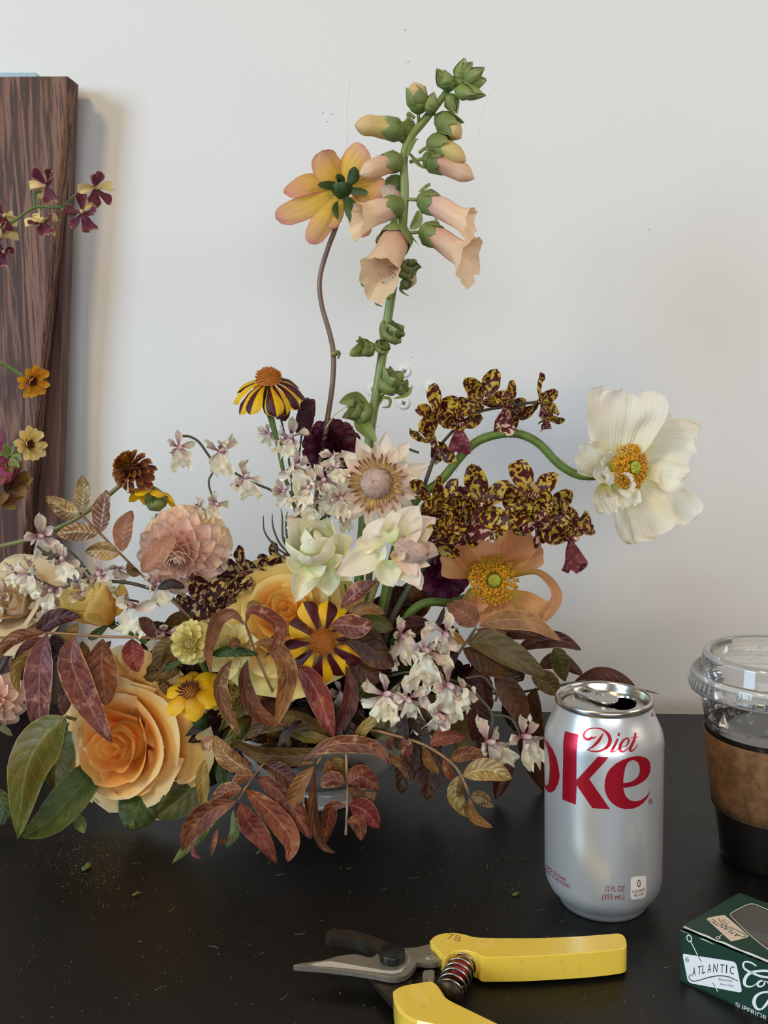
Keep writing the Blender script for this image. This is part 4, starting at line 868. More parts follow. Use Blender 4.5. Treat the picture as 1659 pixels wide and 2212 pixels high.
def poppy_centre(t, F, R, seed=0, tilt=0):
    Fm = Matrix.Translation(F.translation*1000) @ F.to_3x3().to_4x4(); rr = random.Random(seed)
    put(MB().lathe([(.01, -2), (2.6, -1), (4.2, 2), (4.6, 5), (4.0, 7.5), (4.4, 8), (3.6, 8.6), (.01, 8.8)], Fm, 20), 'seed_pod', M['pistil'], t)
    mb = MB()
    for i in range(8):
        a = i*PI/4; mb.tube([Fm @ Vector((0, 0, 9)), Fm @ Vector((math.cos(a)*3, math.sin(a)*3, 9.2)), Fm @ Vector((math.cos(a)*4.6, math.sin(a)*4.6, 8.2))], [.7, .65, .4], 5)
    put(mb, 'stigma', M['pistil'], t)
    mb = MB(); m2 = MB()
    for i in range(560):
        q = rr.uniform(.34, 1); a = rr.uniform(0, 2*PI); r = R*q; h = (6.5-4.2*q*q)+rr.uniform(-1.2, 1.6)
        p0 = Fm @ Vector((math.cos(a)*3.2, math.sin(a)*3.2, -.5)); p2 = Fm @ Vector((math.cos(a)*r, math.sin(a)*r, h)); pm_ = Fm @ Vector((math.cos(a)*r*.6, math.sin(a)*r*.6, h*.75))
        mb.tube([p0, pm_, p2], .16, 4); d = Vector((rr.uniform(-1, 1), rr.uniform(-1, 1), rr.uniform(-.5, 1))).normalized()*rr.uniform(.75, 1.15)
        m2.tube([p2-d, p2, p2+d], [.5, .75, .5], 5)
    put(mb, 'filaments', M['filament'], t, kind='stuff'); put(m2, 'anthers', M['anther'], t, kind='stuff')
def bigpetal(t, path, w, m, Y=600, prof='fan', cup=.25, ruf=.3, rag=.06, ridge=.05, tw=1, seed=1, nu=22, nv=20, name='petal', rf=2.6, **k):
    pts = PW(path, Y); ym = pts[len(pts)//2].y
    return put(MB().blade(pts, px2(w, ym)/2, prof, tw=tw, cup=cup, ruf=ruf, rag=rag, ridge=ridge, nu=nu, nv=nv, seed=seed, rf=rf, **k), name, M[m], t)
def hairs(t, path, Y, rad, n, L=2.2):
    pts = catmull(PW(path, Y), 120); mb = MB(); rr = random.Random(3)
    for i in range(n):
        k = rr.randrange(1, 118); tn = (pts[k+1]-pts[k-1]).normalized(); o = tn.orthogonal().normalized(); a = rr.uniform(0, 2*PI); d = o*math.cos(a)+tn.cross(o)*math.sin(a)
        mb.tube([pts[k]+d*rad*.9, pts[k]+d*(rad+L*.5)+tn*.1, pts[k]+d*(rad+L*rr.uniform(.7, 1.1))+Vector((0, 0, -.2))], [.09, .07, .03], 3, cap=False)
    put(mb, 'stem_hairs', M['stem_tan'], t, kind='stuff')
# ---------------------------------------------------------------- the arrangement: tall stems first
M['ts'] = plain('throat_spots', '9a4432', .6)
t = thing('foxglove', 'tall green foxglove spire with peach bells, highest stem of the arrangement', 'foxglove', PW('770,1330,628')[0])
FS = '770,1330,628 785,1120,632 800,935,634 815,840 830,740 848,620 866,520 874,420 872,345 885,300 915,262 945,225 975,185 1008,150,634'
put(MB().tube(PW(FS), [3.6, 3.6, 3.5, 3.5, 3.4, 3.3, 3.2, 3.1, 3.0, 2.9, 2.8, 2.5, 2.1, 1.2], 12, n=110), 'stem', M['stem_spire'], t)
def bp_(b, q, yb=634, ym=626, **k): return bell(t, at(b[0], b[1], yb), at(q[0], q[1], ym), **k)
bp_((916,498), (1012,545), 634, 618, r0=7, r1=9, lip=.85, lower=1.6, seed=1, cal=(18, 19), m='bell')
bp_((910,430), (1010,470), 634, 622, r0=7, r1=7.5, lip=.5, lower=1.7, seed=2, cal=(17, 18), m='bell_pink')
bp_((922,342), (1028,374), 634, 626, r0=6.6, r1=6.5, lip=.2, lower=1.5, seed=3, open_=False, cal=(18, 18), m='bell')
bp_((932,308), (1010,338), 632, 622, r0=6, r1=6, lip=.2, seed=4, open_=False, cal=(19, 19), m='bell_yellow')
bp_((866,285), (768,258), 634, 626, r0=7, r1=7, lip=.1, seed=5, open_=False, cal=(18, 18), m='bell_yellow')
bp_((862,348), (774,366), 634, 624, r0=6.6, r1=6.2, lip=.15, seed=6, open_=False, cal=(16, 17), m='bell')
bp_((862,446), (776,462), 634, 622, r0=8, r1=9, lip=.35, lower=1.5, seed=7, cal=(19, 19), m='bell_pink')
bp_((862,508), (820,576), 628, 603, r0=10, r1=11.5, lip=.24, lower=1.9, seed=8, spots=True, cal=(16, 22), m='bell')
bp_((858,385), (848,415), 640, 645, r0=6, r1=8, lip=.3, seed=9, cal=(12, 12), m='bell_pink')
bp_((880,575), (888,620), 650, 655, r0=5, r1=6, lip=.2, seed=19, open_=False, cal=(12, 12), m='bell_pink')
bp_((905,236), (897,178), 630, 626, r0=6.5, r1=6.5, seed=10, open_=False, cal=(19, 17), m='bell_yellow')
bp_((950,256), (1000,292), 634, 628, r0=6, r1=5.5, seed=11, open_=False, cal=(20, 17), m='bell_yellow')
bp_((880,300), (872,262), 640, 645, r0=6, r1=6, seed=12, open_=False, cal=(16, 17), m='bell_yellow')
for i, (bx_, by, tx_, ty, L) in enumerate([(968,205,988,246,14),(925,245,938,196,15),(968,190,958,150,17),(968,190,942,148,17),(975,195,968,172,16),(990,178,1004,124,16),(995,180,1020,146,15),(1000,180,1048,146,15),(1000,185,1052,172,15),(992,190,1030,186,17),(995,195,1050,205,12),(985,196,1028,204,12),(990,170,1020,134,12),(985,185,1002,158,14)]):
    a = at(bx_, by, 632-(i % 3)*3); b = at(tx_, ty, 628-(i % 4)*4); cupcalyx(t, frame(a, b-a, i*31), (b-a).length*1.0, 5.4, .95, 'bud_green', name='bud')
for i, (bx_, by, tx_, ty, L, W) in enumerate([(838,735,868,690,15,20),(820,757,838,730,9,14),(808,757,768,748,15,13),(830,850,862,795,21,18),(858,848,886,828,12,9),(800,900,738,872,20,20),(872,618,884,606,8,9),(866,600,888,555,15,13),(888,565,902,590,9,9)]):
    a = at(bx_, by, 630); b = at(tx_, ty, 622); calyx(t, frame(a, b-a, i*47), L, W, 5, 'calyx', 52, closed=.35, name='seed_calyx')
for pth, w, tw in [('808,765,630 780,757 755,768,620',26,20),('808,755,630 790,738 768,736,622',18,60),('800,900,630 770,862 732,870,618',34,30),('800,890,634 820,860 822,835',20,60),('778,900,630 785,925 813,955,612',36,10),('828,745 822,710 826,690',16,50),('850,860 878,850 890,832,622',16,40),('885,330 905,352 922,365',14,30),('880,340 894,310 905,300',18,40),('870,465 885,500 905,530',14,60),('905,455 900,480 885,495',22,20),('858,470 840,500 830,515',20,30),('880,610 868,625 885,640',12,40),('858,590 800,615 778,612,620',14,20),('860,520 830,515 812,525',26,-30),('905,415 925,402 925,395',12,20),('925,480 945,492 940,470',14,20)]:
    leaf(t, pth, w, 'calyx', tw=tw, Y=630, fold=.4, name='bract', ruf=.05, prof='point')
for q in ['896,255 882,245 884,258 895,262', '845,645 820,640 812,655 826,662', '828,858 842,862 840,878 825,880', '905,330 920,320 925,330']: put(MB().tube(PW(q, 622), [1.1, 1.2, .9, .3], 6, n=16), 'bract', M['calyx'], t)
for a, b in (((872,300),(855,284)),((885,350),(925,340)),((872,430),(908,432)),((868,505),(915,500)),((866,450),(850,445)),((832,735),(842,728)),((818,855),(838,846)),((795,905),(780,890)),((870,345),(862,348)),((930,240),(950,256)),((905,268),(903,240))):
    put(MB().tube([at(a[0], a[1], 633), at(b[0], b[1], 630)], 1.2, 6), 'pedicel', M['stem_spire'], t)
# dahlia seen from behind
t = thing('dahlia', 'peach and yellow single dahlia seen from behind on a long curved stem', 'dahlia', PW('668,1330,640')[0])
put(MB().tube(PW('668,1330,645 675,1200,650 683,1090,652 690,1020 705,920 718,830 720,765 712,720 694,655 691,600 707,540 727,485 740,425,650'), [2.2, 2.2, 2.1, 2.1, 2, 2, 2, 1.9, 1.8, 1.8, 1.8, 1.9, 2.3], 9, n=90), 'stem', M['stem_brown'], t)
put(MB().tube(PW('716,770 722,764 733,762 730,775', 649), [.9, 2.6, 1.4, .6], 7, n=12), 'node', M['stem_olive'], t)
for i, (q, w) in enumerate([('738,400,650 712,365 696,325,640',66),('745,395,650 762,352 788,315,640',66),('750,405,652 790,402 836,398,650',64),('726,404,652 670,390 614,418,640',56),('724,410,650 665,438 595,470,636',58),('730,425,648 702,468 668,526,634',50),('738,430,648 722,462 708,492,640',38),('758,425,652 775,465 786,512,640',48),('764,420,654 800,435 822,452,650',46),('735,395,656 715,350 700,335,660',50),('745,395,656 770,370 800,350,660',46)]):
    bigpetal(t, q, w, 'dahlia_back', 645, prof='oval', cup=-.35, ruf=.12, rag=0, ridge=.03, seed=i+1, nu=12, nv=16, tw=(i % 3-1)*8)
for i, (q, w) in enumerate([('735,402,646 712,398 686,400,640',22),('752,398,646 762,380 768,360,640',27),('750,425,644 760,452 766,484,636',32),('752,408,646 775,412 796,418,640',20),('728,435,644 724,452 730,474,638',14),('740,400,646 735,385 725,380,642',20)]):
    bigpetal(t, q, w, 'calyx_dark', 640, prof='point', cup=-.3, ruf=.1, rag=0, ridge=0, seed=i, nu=6, nv=10, name='sepal')
put(MB().lathe([(.01, 0), (3, .5), (5.5, 2.5), (7.5, 6), (8, 8)], Matrix.Translation(at(739, 428, 646)) @ frame((0, 0, 0), (0, .25, 1)), 16), 'receptacle', M['calyx_dark'], t)
# marigolds with two-tone petals
t = thing('striped_marigold', 'yellow marigold with drooping maroon-striped petals standing above the left side', 'marigold', PW('655,1350,615')[0])
stem_to(t, '655,1350,615 640,1110,615 615,1030 600,960 583,893,610', [1.5, 1.5, 1.4, 1.6, 2.4], M['stem'], n=50)
F = frame(at(581, 826, 606), (0.03, -.42, .9)); st = [petal(25, 13, 'spoon', -.45, -62, M['stripe'], 8, 11, seed=s, ruf=.12) for s in (1, 2, 3)]
daisy(t, F, st, 11, 5.5, -8, 1, 9, a0=12, roll=0); dome(t, F @ Matrix.Translation((0, 0, .001)), 8.5, 8.5, 150, M['dome'])
calyx(t, frame(at(583, 900, 608), (0, -.1, 1)), 26, 11, 5, 'calyx_dark', 86, closed=.1)
t = thing('striped_marigold', 'yellow and dark maroon striped marigold facing forward in the middle of the bouquet', 'marigold', PW('690,1500,600')[0])
stem_to(t, '690,1500,600 700,1440,590 700,1400,572', 1.5, M['stem']); F = frame(at(698, 1386, 560), (.05, -1, .28))
st = [petal(22, 13.5, 'spoon', -.3, -25, M['stripe_wide'], 8, 11, seed=s, ruf=.14) for s in (1, 2, 3)]
daisy(t, F, st, 10, 6.5, -4, 1, 8, a0=10); dome(t, F, 8.2, 3.6, 170, M['dome'], tall=1.8)
t = thing('small_marigold', 'small bright yellow marigold tilted upwards beside the large peach rose', 'marigold', PW('445,1640,585')[0])
stem_to(t, '450,1640,585 440,1590,575 430,1555', 1.6, M['stem']); F = frame(at(410, 1492, 560), (-.12, -.62, .78))
st = [petal(17, 15, 'round', -.35, -40, M['gold'], 8, 9, seed=s, ruf=.2) for s in (1, 2)]
daisy(t, F, st, 6, 5, -6, 1, 8, a0=-12); dome(t, F, 6.2, 3, 60, M['dome'], M['dome_dark'], tall=4, fs=.7)
calyx(t, frame(at(440, 1575, 564), (-.35, -.1, 1)), 26, 12, 5, 'calyx_dark', 86, closed=.1)
t = thing('bronze_marigold', 'dark bronze pompon marigold with orange-edged petals above the blush dahlia', 'marigold', PW('420,1330,610')[0])
stem_to(t, '-10,1182,625 60,1165,622 150,1128,618 215,1085 262,1046,612', 1.6, M['stem_olive'], n=50)
bz = [petal(L, 5.5, 'spoon', .5, c, M['bronze'], 5, 7, seed=int(L), ruf=.3) for L, c in ((8, 30), (10, 10), (12, -20), (13, -45))]
ball(t, frame(at(290, 1020, 612), (-.25, -.75, .75)), 12, 96, bz, h=.9, el1=-35, smin=.75)
t = thing('side_marigold', 'golden marigold seen from the side on a fat green base above the blush dahlia', 'marigold', PW('345,1150,628')[0])
stem_to(t, '350,1160,628 340,1110,628', 2, M['stem']); F = frame(at(332, 1062, 622), (.15, .35, .9))
st = [petal(15, 11, 'round', -.4, -75, M['gold'], 7, 9, seed=s, ruf=.22) for s in (1, 2)]
daisy(t, F, st, 8, 5.5, 10, 1, 14, a0=5); calyx(t, frame(at(343, 1104, 618), (-.2, -.05, 1)), 19, 17, 5, 'calyx', 86, closed=.25)
# burnet heads
for nm, lb, a, b, r, st_ in (('burnet', 'dark burgundy burnet spike standing between the marigold and the maroon dahlia', (652,935), (668,862), 6.2, '650,1130,640 645,1010,640 652,935'), ('burnet', 'small dark burnet head tucked just under the striped marigold', (607,905), (616,874), 4.5, '640,1120,640 622,980,640 607,905')):
    t = thing(nm, lb, 'burnet', PW(st_)[0], 'burnet heads'); stem_to(t, st_, .8, M['stem_dark'])
    A0, B0 = at(a[0], a[1], 640), at(b[0], b[1], 640); mb = MB(); rr = random.Random(5); ax = B0-A0; n_ = ax.normalized(); u_ = n_.orthogonal().normalized(); w_ = n_.cross(u_)
    mb.tube([A0, A0.lerp(B0, .2), A0.lerp(B0, .8), B0], [r*.5, r*.85, r*.85, r*.4], 10)
    for i in range(190):
        k = i/190; an = i*2.4; q = r*math.sin(PI*(.12+.8*k))**.4; p = A0+ax*k+(u_*math.cos(an)+w_*math.sin(an))*q*.92; mb.blob(p, rr.uniform(.8, 1.3), 5)
    put(mb, 'flower_head', M['burnet'], t)
# maroon dahlias
def dahlia(label, px, py, Y, R, axis, n, m, base, L=.62, W=.42, name='dahlia', el1=-38, cat='dahlia', group=None, ms=None, h=.55, prof='oval', stem='stem', p=1.0, a0=0, rmin=.03):
    t = thing(name, label, cat, PW(base)[0], group); c = at(px, py, Y); stem_to(t, base+f' {px},{py},{Y+12}', 1.9, M[stem])
    ms = ms or [m]*4
    pm4 = [petal(R*L*f, R*W*f2, prof, cc, cu, M[mm], 6, 9, seed=i+int(R), ruf=.12) for i, (f, f2, cc, cu, mm) in enumerate(((.7, .8, .8, 45, ms[0]), (.85, .9, .7, 25, ms[1]), (1, 1, .55, -5, ms[2]), (1.08, 1.05, .4, -35, ms[3])))]
    ball(t, frame(c, axis), R, n, pm4, el1=el1, h=h, p=p, a0=a0, rmin=rmin); return t
dahlia('deep maroon dahlia behind the tall stems, upper left of the pale protea', 716, 968, 665, 27, (-.1, -1, .25), 70, 'dahlia_wine', '690,1300,650 700,1120,668')
dahlia('deep maroon dahlia half hidden behind the peach poppy', 955, 1240, 640, 25, (-.15, -1, .1), 64, 'dahlia_plum', '800,1400,640')
dahlia('maroon dahlia showing between the blotched orchids and the poppy stem', 985, 1105, 645, 23, (.1, -1, .2), 54, 'dahlia_wine', '820,1380,640')
# big blush dahlia
t = dahlia('large blush pink ball dahlia on the left of the arrangement', 398, 1190, 606, 41, (-.05, -1, -.16), 120, 'dahlia_blush', '480,1450,615 440,1300,620', L=.6, W=.46, el1=-58, ms=['dahlia_blush', 'dahlia_blush', 'dahlia_blush', 'dahlia_pale'], h=.42, prof='point', p=.9, rmin=.05)
# ---------------------------------------------------------------- roses
t = thing('rose', 'large peach orange rose at lower left, the biggest bloom', 'rose', PW('470,1600,600')[0])
stem_to(t, '470,1600,600 400,1590,596 330,1580,590', 2.6, M['stem'])
D_, P_ = M['rose_deep'], M['rose_peach']; F = frame(at(292, 1590, 590), (-.30, -1, .10), 20)
rose(t, F, 38, [(3, .11, .86, 75, .1, .0, D_, 0), (3, .21, .86, 80, .12, .03, D_, 3), (3, .33, .85, 80, .15, .06, D_, 5), (3, .48, .84, 78, .2, .08, D_, 6), (3, .64, .82, 78, .22, .12, P_, 8), (4, .80, .76, 68, .25, .18, P_, 12), (4, .95, .68, 66, .32, .26, P_, 18)], seed=3, a0=40)
for i, (q, w, cu, tw) in enumerate([('300,1560,592 270,1480 238,1412,585', 80, .5, 25), ('330,1560,592 320,1490 300,1440,590', 110, .3, -10), ('360,1520,588 385,1560 405,1600,578', 150, .5, 0), ('330,1590,590 385,1610 365,1690,572', 130, .5, 10), ('290,1620,588 285,1670 262,1722,566', 130, .5, 0), ('250,1590,590 205,1600 178,1612,572', 110, .5, 5), ('330,1650,590 340,1690 335,1712,575', 70, .4, 0)]):
    bigpetal(t, q, w, 'rose_peach', 585, prof='round', cup=cu, ruf=.18, rag=.05, ridge=0, seed=i+11, nu=14, nv=14, tw=tw)
t = thing('rose', 'open yellow rose in the middle of the arrangement', 'rose', PW('640,1500,610')[0])
stem_to(t, '640,1500,610 630,1400,605 625,1345,600', 2.4, M['stem'])
D_, P_ = M['rose_ydeep'], M['rose_yellow']; F = frame(at(622, 1342, 598), (0, -.78, .62), 0)
rose(t, F, 33, [(3, .10, .74, 70, .1, .0, D_, 0), (3, .2, .76, 75, .15, .05, D_, 3), (4, .31, .76, 62, .2, .07, D_, 5), (4, .44, .74, 60, .25, .10, D_, 8), (4, .58, .72, 58, .3, .12, P_, 10), (5, .76, .70, 54, .32, .18, P_, 14), (5, .98, .62, 54, .42, .26, P_, 20)], seed=9, a0=10)
t = thing('rose', 'small half open yellow rosebud between the white orchids and the red leaves at left', 'rose', PW('330,1400,600')[0])
stem_to(t, '330,1400,600 290,1370 240,1352,590', 2, M['stem']); F = frame(at(236, 1342, 590), (-.42, -.45, .78))
rose(t, F, 15.5, [(3, .2, 1.9, 75, -.1, 0, D_, 0), (3, .45, 2.0, 75, -.15, .02, P_, 1), (4, .68, 2.05, 70, -.2, .05, P_, 2), (4, .85, 2.1, 66, -.2, .1, P_, 2), (4, 1.0, 2.1, 64, -.18, .16, P_, 3)], seed=21)
bigpetal(t, '250,1330,588 262,1290 262,1258,592', 36, 'rose_yellow', 590, prof='point', seed=5, nu=8, nv=10)
for q in ('250,1345,590 285,1345 320,1352,585', '235,1350,592 205,1372 190,1380'): leaf(t, q, 20, 'leaf_green', name='sepal')
t = thing('rose', 'faded cream rose at the left edge behind the red leaves', 'rose', PW('0,1450,625')[0])
C_ = M['rose_cream']; F = frame(at(48, 1315, 618), (-.15, -.8, .5)); stem_to(t, '0,1450,625 30,1390 48,1340', 2, M['stem_dark'])
rose(t, F, 22, [(3, .25, 1.0, 75, .1, 0, C_, 0), (3, .5, 1.1, 70, .2, .05, C_, 3), (4, .75, 1.1, 60, .2, .15, C_, 8), (5, 1.0, 1.0, 56, .35, .3, C_, 14)], seed=31)
# ---------------------------------------------------------------- proteas
t = thing('protea', 'pale pink protea facing forward with a woolly centre ringed by dark-tipped styles', 'protea', PW('790,1380,620')[0])
stem_to(t, '790,1380,620 800,1200,612 810,1080,606', 2.4, M['stem_olive']); F = frame(at(816, 1044, 600), (-.12, -1, .10))
pa = [petal(25, 12, 'star', .35, c, M['protea_pink'], 8, 12, seed=s, ruf=.14) for s, c in ((1, 18), (2, 30), (3, 5))]
pb = [petal(31, 14, 'star', .3, c, M['protea'], 8, 12, seed=s, ruf=.14) for s, c in ((4, 10), (5, -8), (6, 20))]
daisy(t, F, pb, 12, 6, 6, 1, 9, a0=20, name='bract', h0=-4); daisy(t, F, pa, 13, 6, 14, .95, 7, a0=5, name='bract', h0=-2)
sty = petal(15, 1.3, 'strap', .3, 35, M['style_tip'], 3, 6, name='style'); daisy(t, F, [sty], 54, 7.5, 30, 1.05, 9, name='style', sj=.2, h0=1)
Fm = Matrix.Translation(F.translation*1000) @ F.to_3x3().to_4x4() @ Matrix.Translation((-.5, .5, 3))
def woolly(Fm, r, h, n, seed=1, parent=None):
    put(MB().lathe([(r*math.cos(a*PI/12), h*math.sin(a*PI/12)) for a in range(6)]+[(.01, h)], Fm, 24), 'woolly_centre', M['fluff'], parent)
    mb = MB(); rr = random.Random(seed)
    for i in range(n):
        a0_ = rr.uniform(0, 2*PI); e0 = rr.uniform(0, 1.2); pts = []
        for k in range(5):
            e = e0+(1.45-e0)*k/4; a = a0_+.9*k/4; q = 1.02+.03*rr.random(); pts.append(Fm @ Vector((r*q*math.cos(e)*math.cos(a), r*q*math.cos(e)*math.sin(a), h*q*math.sin(e))))
        mb.tube(pts, [.32, .38, .38, .32, .15], 4)
    put(mb, 'wool', M['fluff'], parent, kind='stuff')
woolly(Fm, 11, 10, 300, 1, t)
t = thing('protea', 'greenish white closed protea, left of the two lower ones', 'protea', PW('730,1420,600')[0])
stem_to(t, '730,1420,600 710,1300 690,1230,596', 2.2, M['stem_olive']); F = frame(at(688, 1205, 596), (-.15, -.55, .8))
pg = [petal(30, 22, 'round', .55, c, M['protea_green'], 10, 12, seed=s, ruf=.16) for s, c in ((1, 75), (2, 60), (3, 85))]
daisy(t, F, pg, 5, 5, 55, 1, 8, name='bract', a0=10); daisy(t, F, pg, 6, 7, 32, 1.05, 9, name='bract', a0=40)
for i, (q, w, tw) in enumerate([('690,1215,590 660,1250 640,1302,576',62,0),('700,1225,590 712,1260 712,1288,578',58,-10),('720,1200,590 745,1180 765,1165,585',60,20),('680,1180,600 672,1140 672,1104,598',50,0),('670,1220,588 640,1215 618,1205,580',48,10),('670,1225,584 662,1245 655,1262,574',40,0),('700,1220,582 725,1215 742,1200,576',44,30),('728,1220,588 745,1240 758,1256,580',44,0),('680,1215,578 690,1232 705,1222,570',36,0)]):
    bigpetal(t, q, w, 'protea_green', 590, prof='star', cup=.45, ruf=.18, rag=0, ridge=.02, seed=i+3, nu=10, nv=12, tw=tw, name='bract')
t = thing('protea', 'creamy protea turned to the right with pointed bracts, right of the two lower ones', 'protea', PW('780,1420,600')[0])
stem_to(t, '780,1420,600 800,1300 830,1220,592', 2.2, M['stem_olive']); F = frame(at(845, 1200, 588), (.72, -.68, .05))
for i, (q, w, tw, m_) in enumerate([('850,1180,574 880,1130 902,1092,576',72,0,'protea'),('870,1190,574 905,1150 942,1118,574',64,10,'protea'),('880,1200,572 920,1190 948,1198,566',44,0,'protea_pink'),('880,1205,566 910,1190 938,1174,560',34,10,'protea_pink'),('830,1190,564 780,1215 728,1242,556',66,-6,'protea'),('840,1210,560 840,1240 850,1268,550',62,0,'protea_green'),('860,1215,560 885,1235 906,1268,548',54,-10,'protea'),('825,1180,556 805,1155 830,1118,552',44,20,'protea'),('835,1150,560 850,1125 868,1110,556',34,20,'protea'),('820,1200,554 824,1196 832,1176,548',26,0,'protea_green'),('870,1190,556 890,1165 912,1142,554',26,0,'protea_pink'),('850,1205,554 868,1200 876,1190,548',24,10,'protea_pink'),('880,1215,556 900,1216 930,1222,552',26,0,'protea_pink'),('800,1170,568 788,1180 770,1200,562',44,0,'protea'),('850,1170,572 838,1140 850,1100,574',50,10,'protea_green'),('870,1225,558 895,1248 910,1275,552',36,20,'protea'),('845,1195,554 880,1222 900,1245,548',40,10,'protea_pink')]):
    bigpetal(t, q, w, m_, 590, prof='star', cup=.4, ruf=.16, rag=0, ridge=.02, seed=i+30, nu=10, nv=13, tw=tw, name='bract')
Fm = Matrix.Translation(at(866, 1190, 562)) @ frame((0, 0, 0), (.85, -.5, -.05)); woolly(Fm, 9.5, 19, 260, 4, t)
# ---------------------------------------------------------------- poppies
t = thing('poppy', 'white poppy with crumpled petals on a long curving hairy green stem at right', 'poppy', PW('810,1400,610')[0])
WP = '810,1400,615 850,1200,612 895,1085,608 950,1040 1008,972 1050,945 1110,936 1160,955 1208,1003 1250,1026 1292,1028,600'
put(MB().tube(PW(WP), [3.2, 3.2, 3.2, 3.1, 3, 3, 3, 2.9, 2.9, 2.9, 3], 12, n=110), 'stem', M['stem_poppy'], t)
hairs(t, WP, 605, 3.0, 620)
for i, (q, w, cu, tw, k) in enumerate([
    ('1322,1020,600 1335,940 1352,846,588', 168, .35, 0, dict(rag=.05)), ('1330,1000,604 1375,930 1398,872,600', 110, .3, 0, dict(rag=.04)),
    ('1350,1005,604 1425,985 1492,998,588', 178, .28, 0, dict(rag=.04)), ('1345,1030,602 1405,1085 1448,1148,584', 170, .3, 0, dict(rag=.05)),
    ('1335,1035,604 1365,1100 1392,1160,596', 120, .3, 0, dict(rag=.08)), ('1318,1025,600 1280,1000 1250,978,590', 78, .5, 15, dict(rag=.1)),
    ('1308,1045,596 1300,1075 1318,1108,580', 62, .5, 10, dict(rag=.1)), ('1325,1045,592 1345,1070 1352,1100,572', 66, .6, -10, dict(rag=.12)),
    ('1340,1050,590 1360,1050 1372,1042,574', 60, .7, 20, dict(rag=.1)), ('1310,1010,592 1305,1000 1300,988,574', 44, .8, 10, dict(rag=.1)), ('1306,1030,588 1300,1025 1312,1012,570', 42, .7, 0, dict(rag=.1))]):
    bigpetal(t, q, w, 'poppy_white', 595, cup=cu, ruf=.26, ridge=.05, tw=tw, seed=i+2, nu=30, nv=26, rf=3.4, **k)
poppy_centre(t, frame(at(1354, 1010, 588), (.5, -.88, .06)), 16, 2)
t = thing('poppy', 'peach poppy with a yellow green centre below the blotched orchids', 'poppy', PW('850,1390,612')[0])
put(MB().tube(PW('850,1390,612 880,1332,612 905,1308 935,1300 975,1302 1010,1290,615'), 3.1, 12, n=50), 'stem', M['stem_poppy'], t)
for i, (q, w, cu, tw, k) in enumerate([
    ('1062,1250,615 1060,1200 1062,1142,606', 190, .3, 0, dict(rag=.03)), ('1080,1245,616 1120,1195 1160,1168,604', 110, .3, 0, {}), ('1040,1240,614 990,1215 962,1196,600', 96, .35, 0, {}),
    ('1060,1270,612 1058,1310 1056,1350,594', 120, .35, 0, dict(rag=.05)), ('1100,1250,614 1160,1240 1196,1285 1165,1335,600', 44, .4, 50, dict(rag=.02)), ('1090,1280,612 1130,1305 1170,1338,600', 78, .35, -10, {}),
    ('1020,1270,608 1020,1300 1030,1325,596', 60, .4, 0, {})]):
    bigpetal(t, q, w, 'poppy_peach', 605, cup=cu, ruf=.22, ridge=.05, tw=tw, seed=i+20, nu=28, nv=24, rf=3.0, **k)
poppy_centre(t, frame(at(1066, 1252, 600), (-.05, -1, .12)), 17.5, 5)
# ---------------------------------------------------------------- orchids
spray('orchid_spray', 'yellow orchid spray with brown blotches arching above the hairy poppy stem', 'tiger',
      [('815,1400,612 880,1130,610 912,1060 930,1010 942,975', 1.5), ('942,975,610 935,940 940,900', 1.0), ('948,965,608 985,925 1030,892 1080,880 1130,872 1165,868,605', 1.1), '905,978 888,972 880,968'],
      [(950, 898, 605, .85, dict(lip=False, axis=(-.3, -1, .2))), (990, 918, 600, .8, dict(kind='tdark', sepals=3, axis=(.2, -1, .1))), (935, 955, 602, .75, dict(axis=(-.2, -.7, -.6), sepals=4)), (1045, 866, 602, .78, dict(lip=False, axis=(-.3, -1, .4))), (1092, 878, 604, .78, dict(sepals=4, axis=(.4, -.9, .2))), (1165, 868, 604, .72, dict(axis=(.8, -.6, 0))), (1180, 905, 604, .45, dict(axis=(.3, -.5, -.7), sepals=3)), (1015, 872, 610, .4, {})], cat='orchid', Y=608)
spray('orchid_spray', 'yellow and maroon blotched orchid spray draped over the peach poppy', 'tiger',
      [('820,1420,600 850,1330,595 900,1245 940,1195 980,1165 1020,1145 1080,1135', 2.2), ('1080,1135 1130,1120 1180,1135 1225,1150,585', 1.4), ('1090,1130 1120,1100 1142,1075', 1.1)],
      [(1144, 1072, 584, 1.0, dict(axis=(.05, -1, .05), roll=0)), (1105, 1112, 580, .82, dict(axis=(-.2, -.8, -.5))), (1040, 1095, 582, 1.0, dict(axis=(-.4, -1, .3))), (970, 1105, 586, .9, dict(kind='tiger', axis=(-.5, -1, 0))), (935, 1085, 592, .75, {}), (1000, 1128, 584, .75, dict(axis=(.2, -1, -.2))), (1165, 1122, 582, .8, dict(axis=(.3, -1, -.4))), (1180, 1110, 590, .8, dict(axis=(.5, -.8, .3), lip=False)), (1230, 1165, 582, .9, dict(axis=(.35, -1, .1), sepals=3, kind='tdark')), (1245, 1145, 586, .55, dict(axis=(.6, -.7, .3), lip=False, sepals=4)), (930, 1160, 588, .9, dict(kind='tdark'))], rad=1.6, Y=588)
spray('orchid_spray', 'dark spotted orchid spray low between the blush dahlia and the yellow rose', 'low', ['600,1440,610 560,1320,612 545,1250', '560,1330,612 480,1310 438,1300,596'],
      [(436, 1300, 592, 1.0, dict(sepals=3, ls=1.25, axis=(-.2, -1, .2))), (490, 1300, 600, .8, {}), (520, 1240, 612, .85, {}), (560, 1235, 616, .7, {}), (600, 1215, 640, .6, {}), (500, 1335, 602, .7, {})], Y=605)
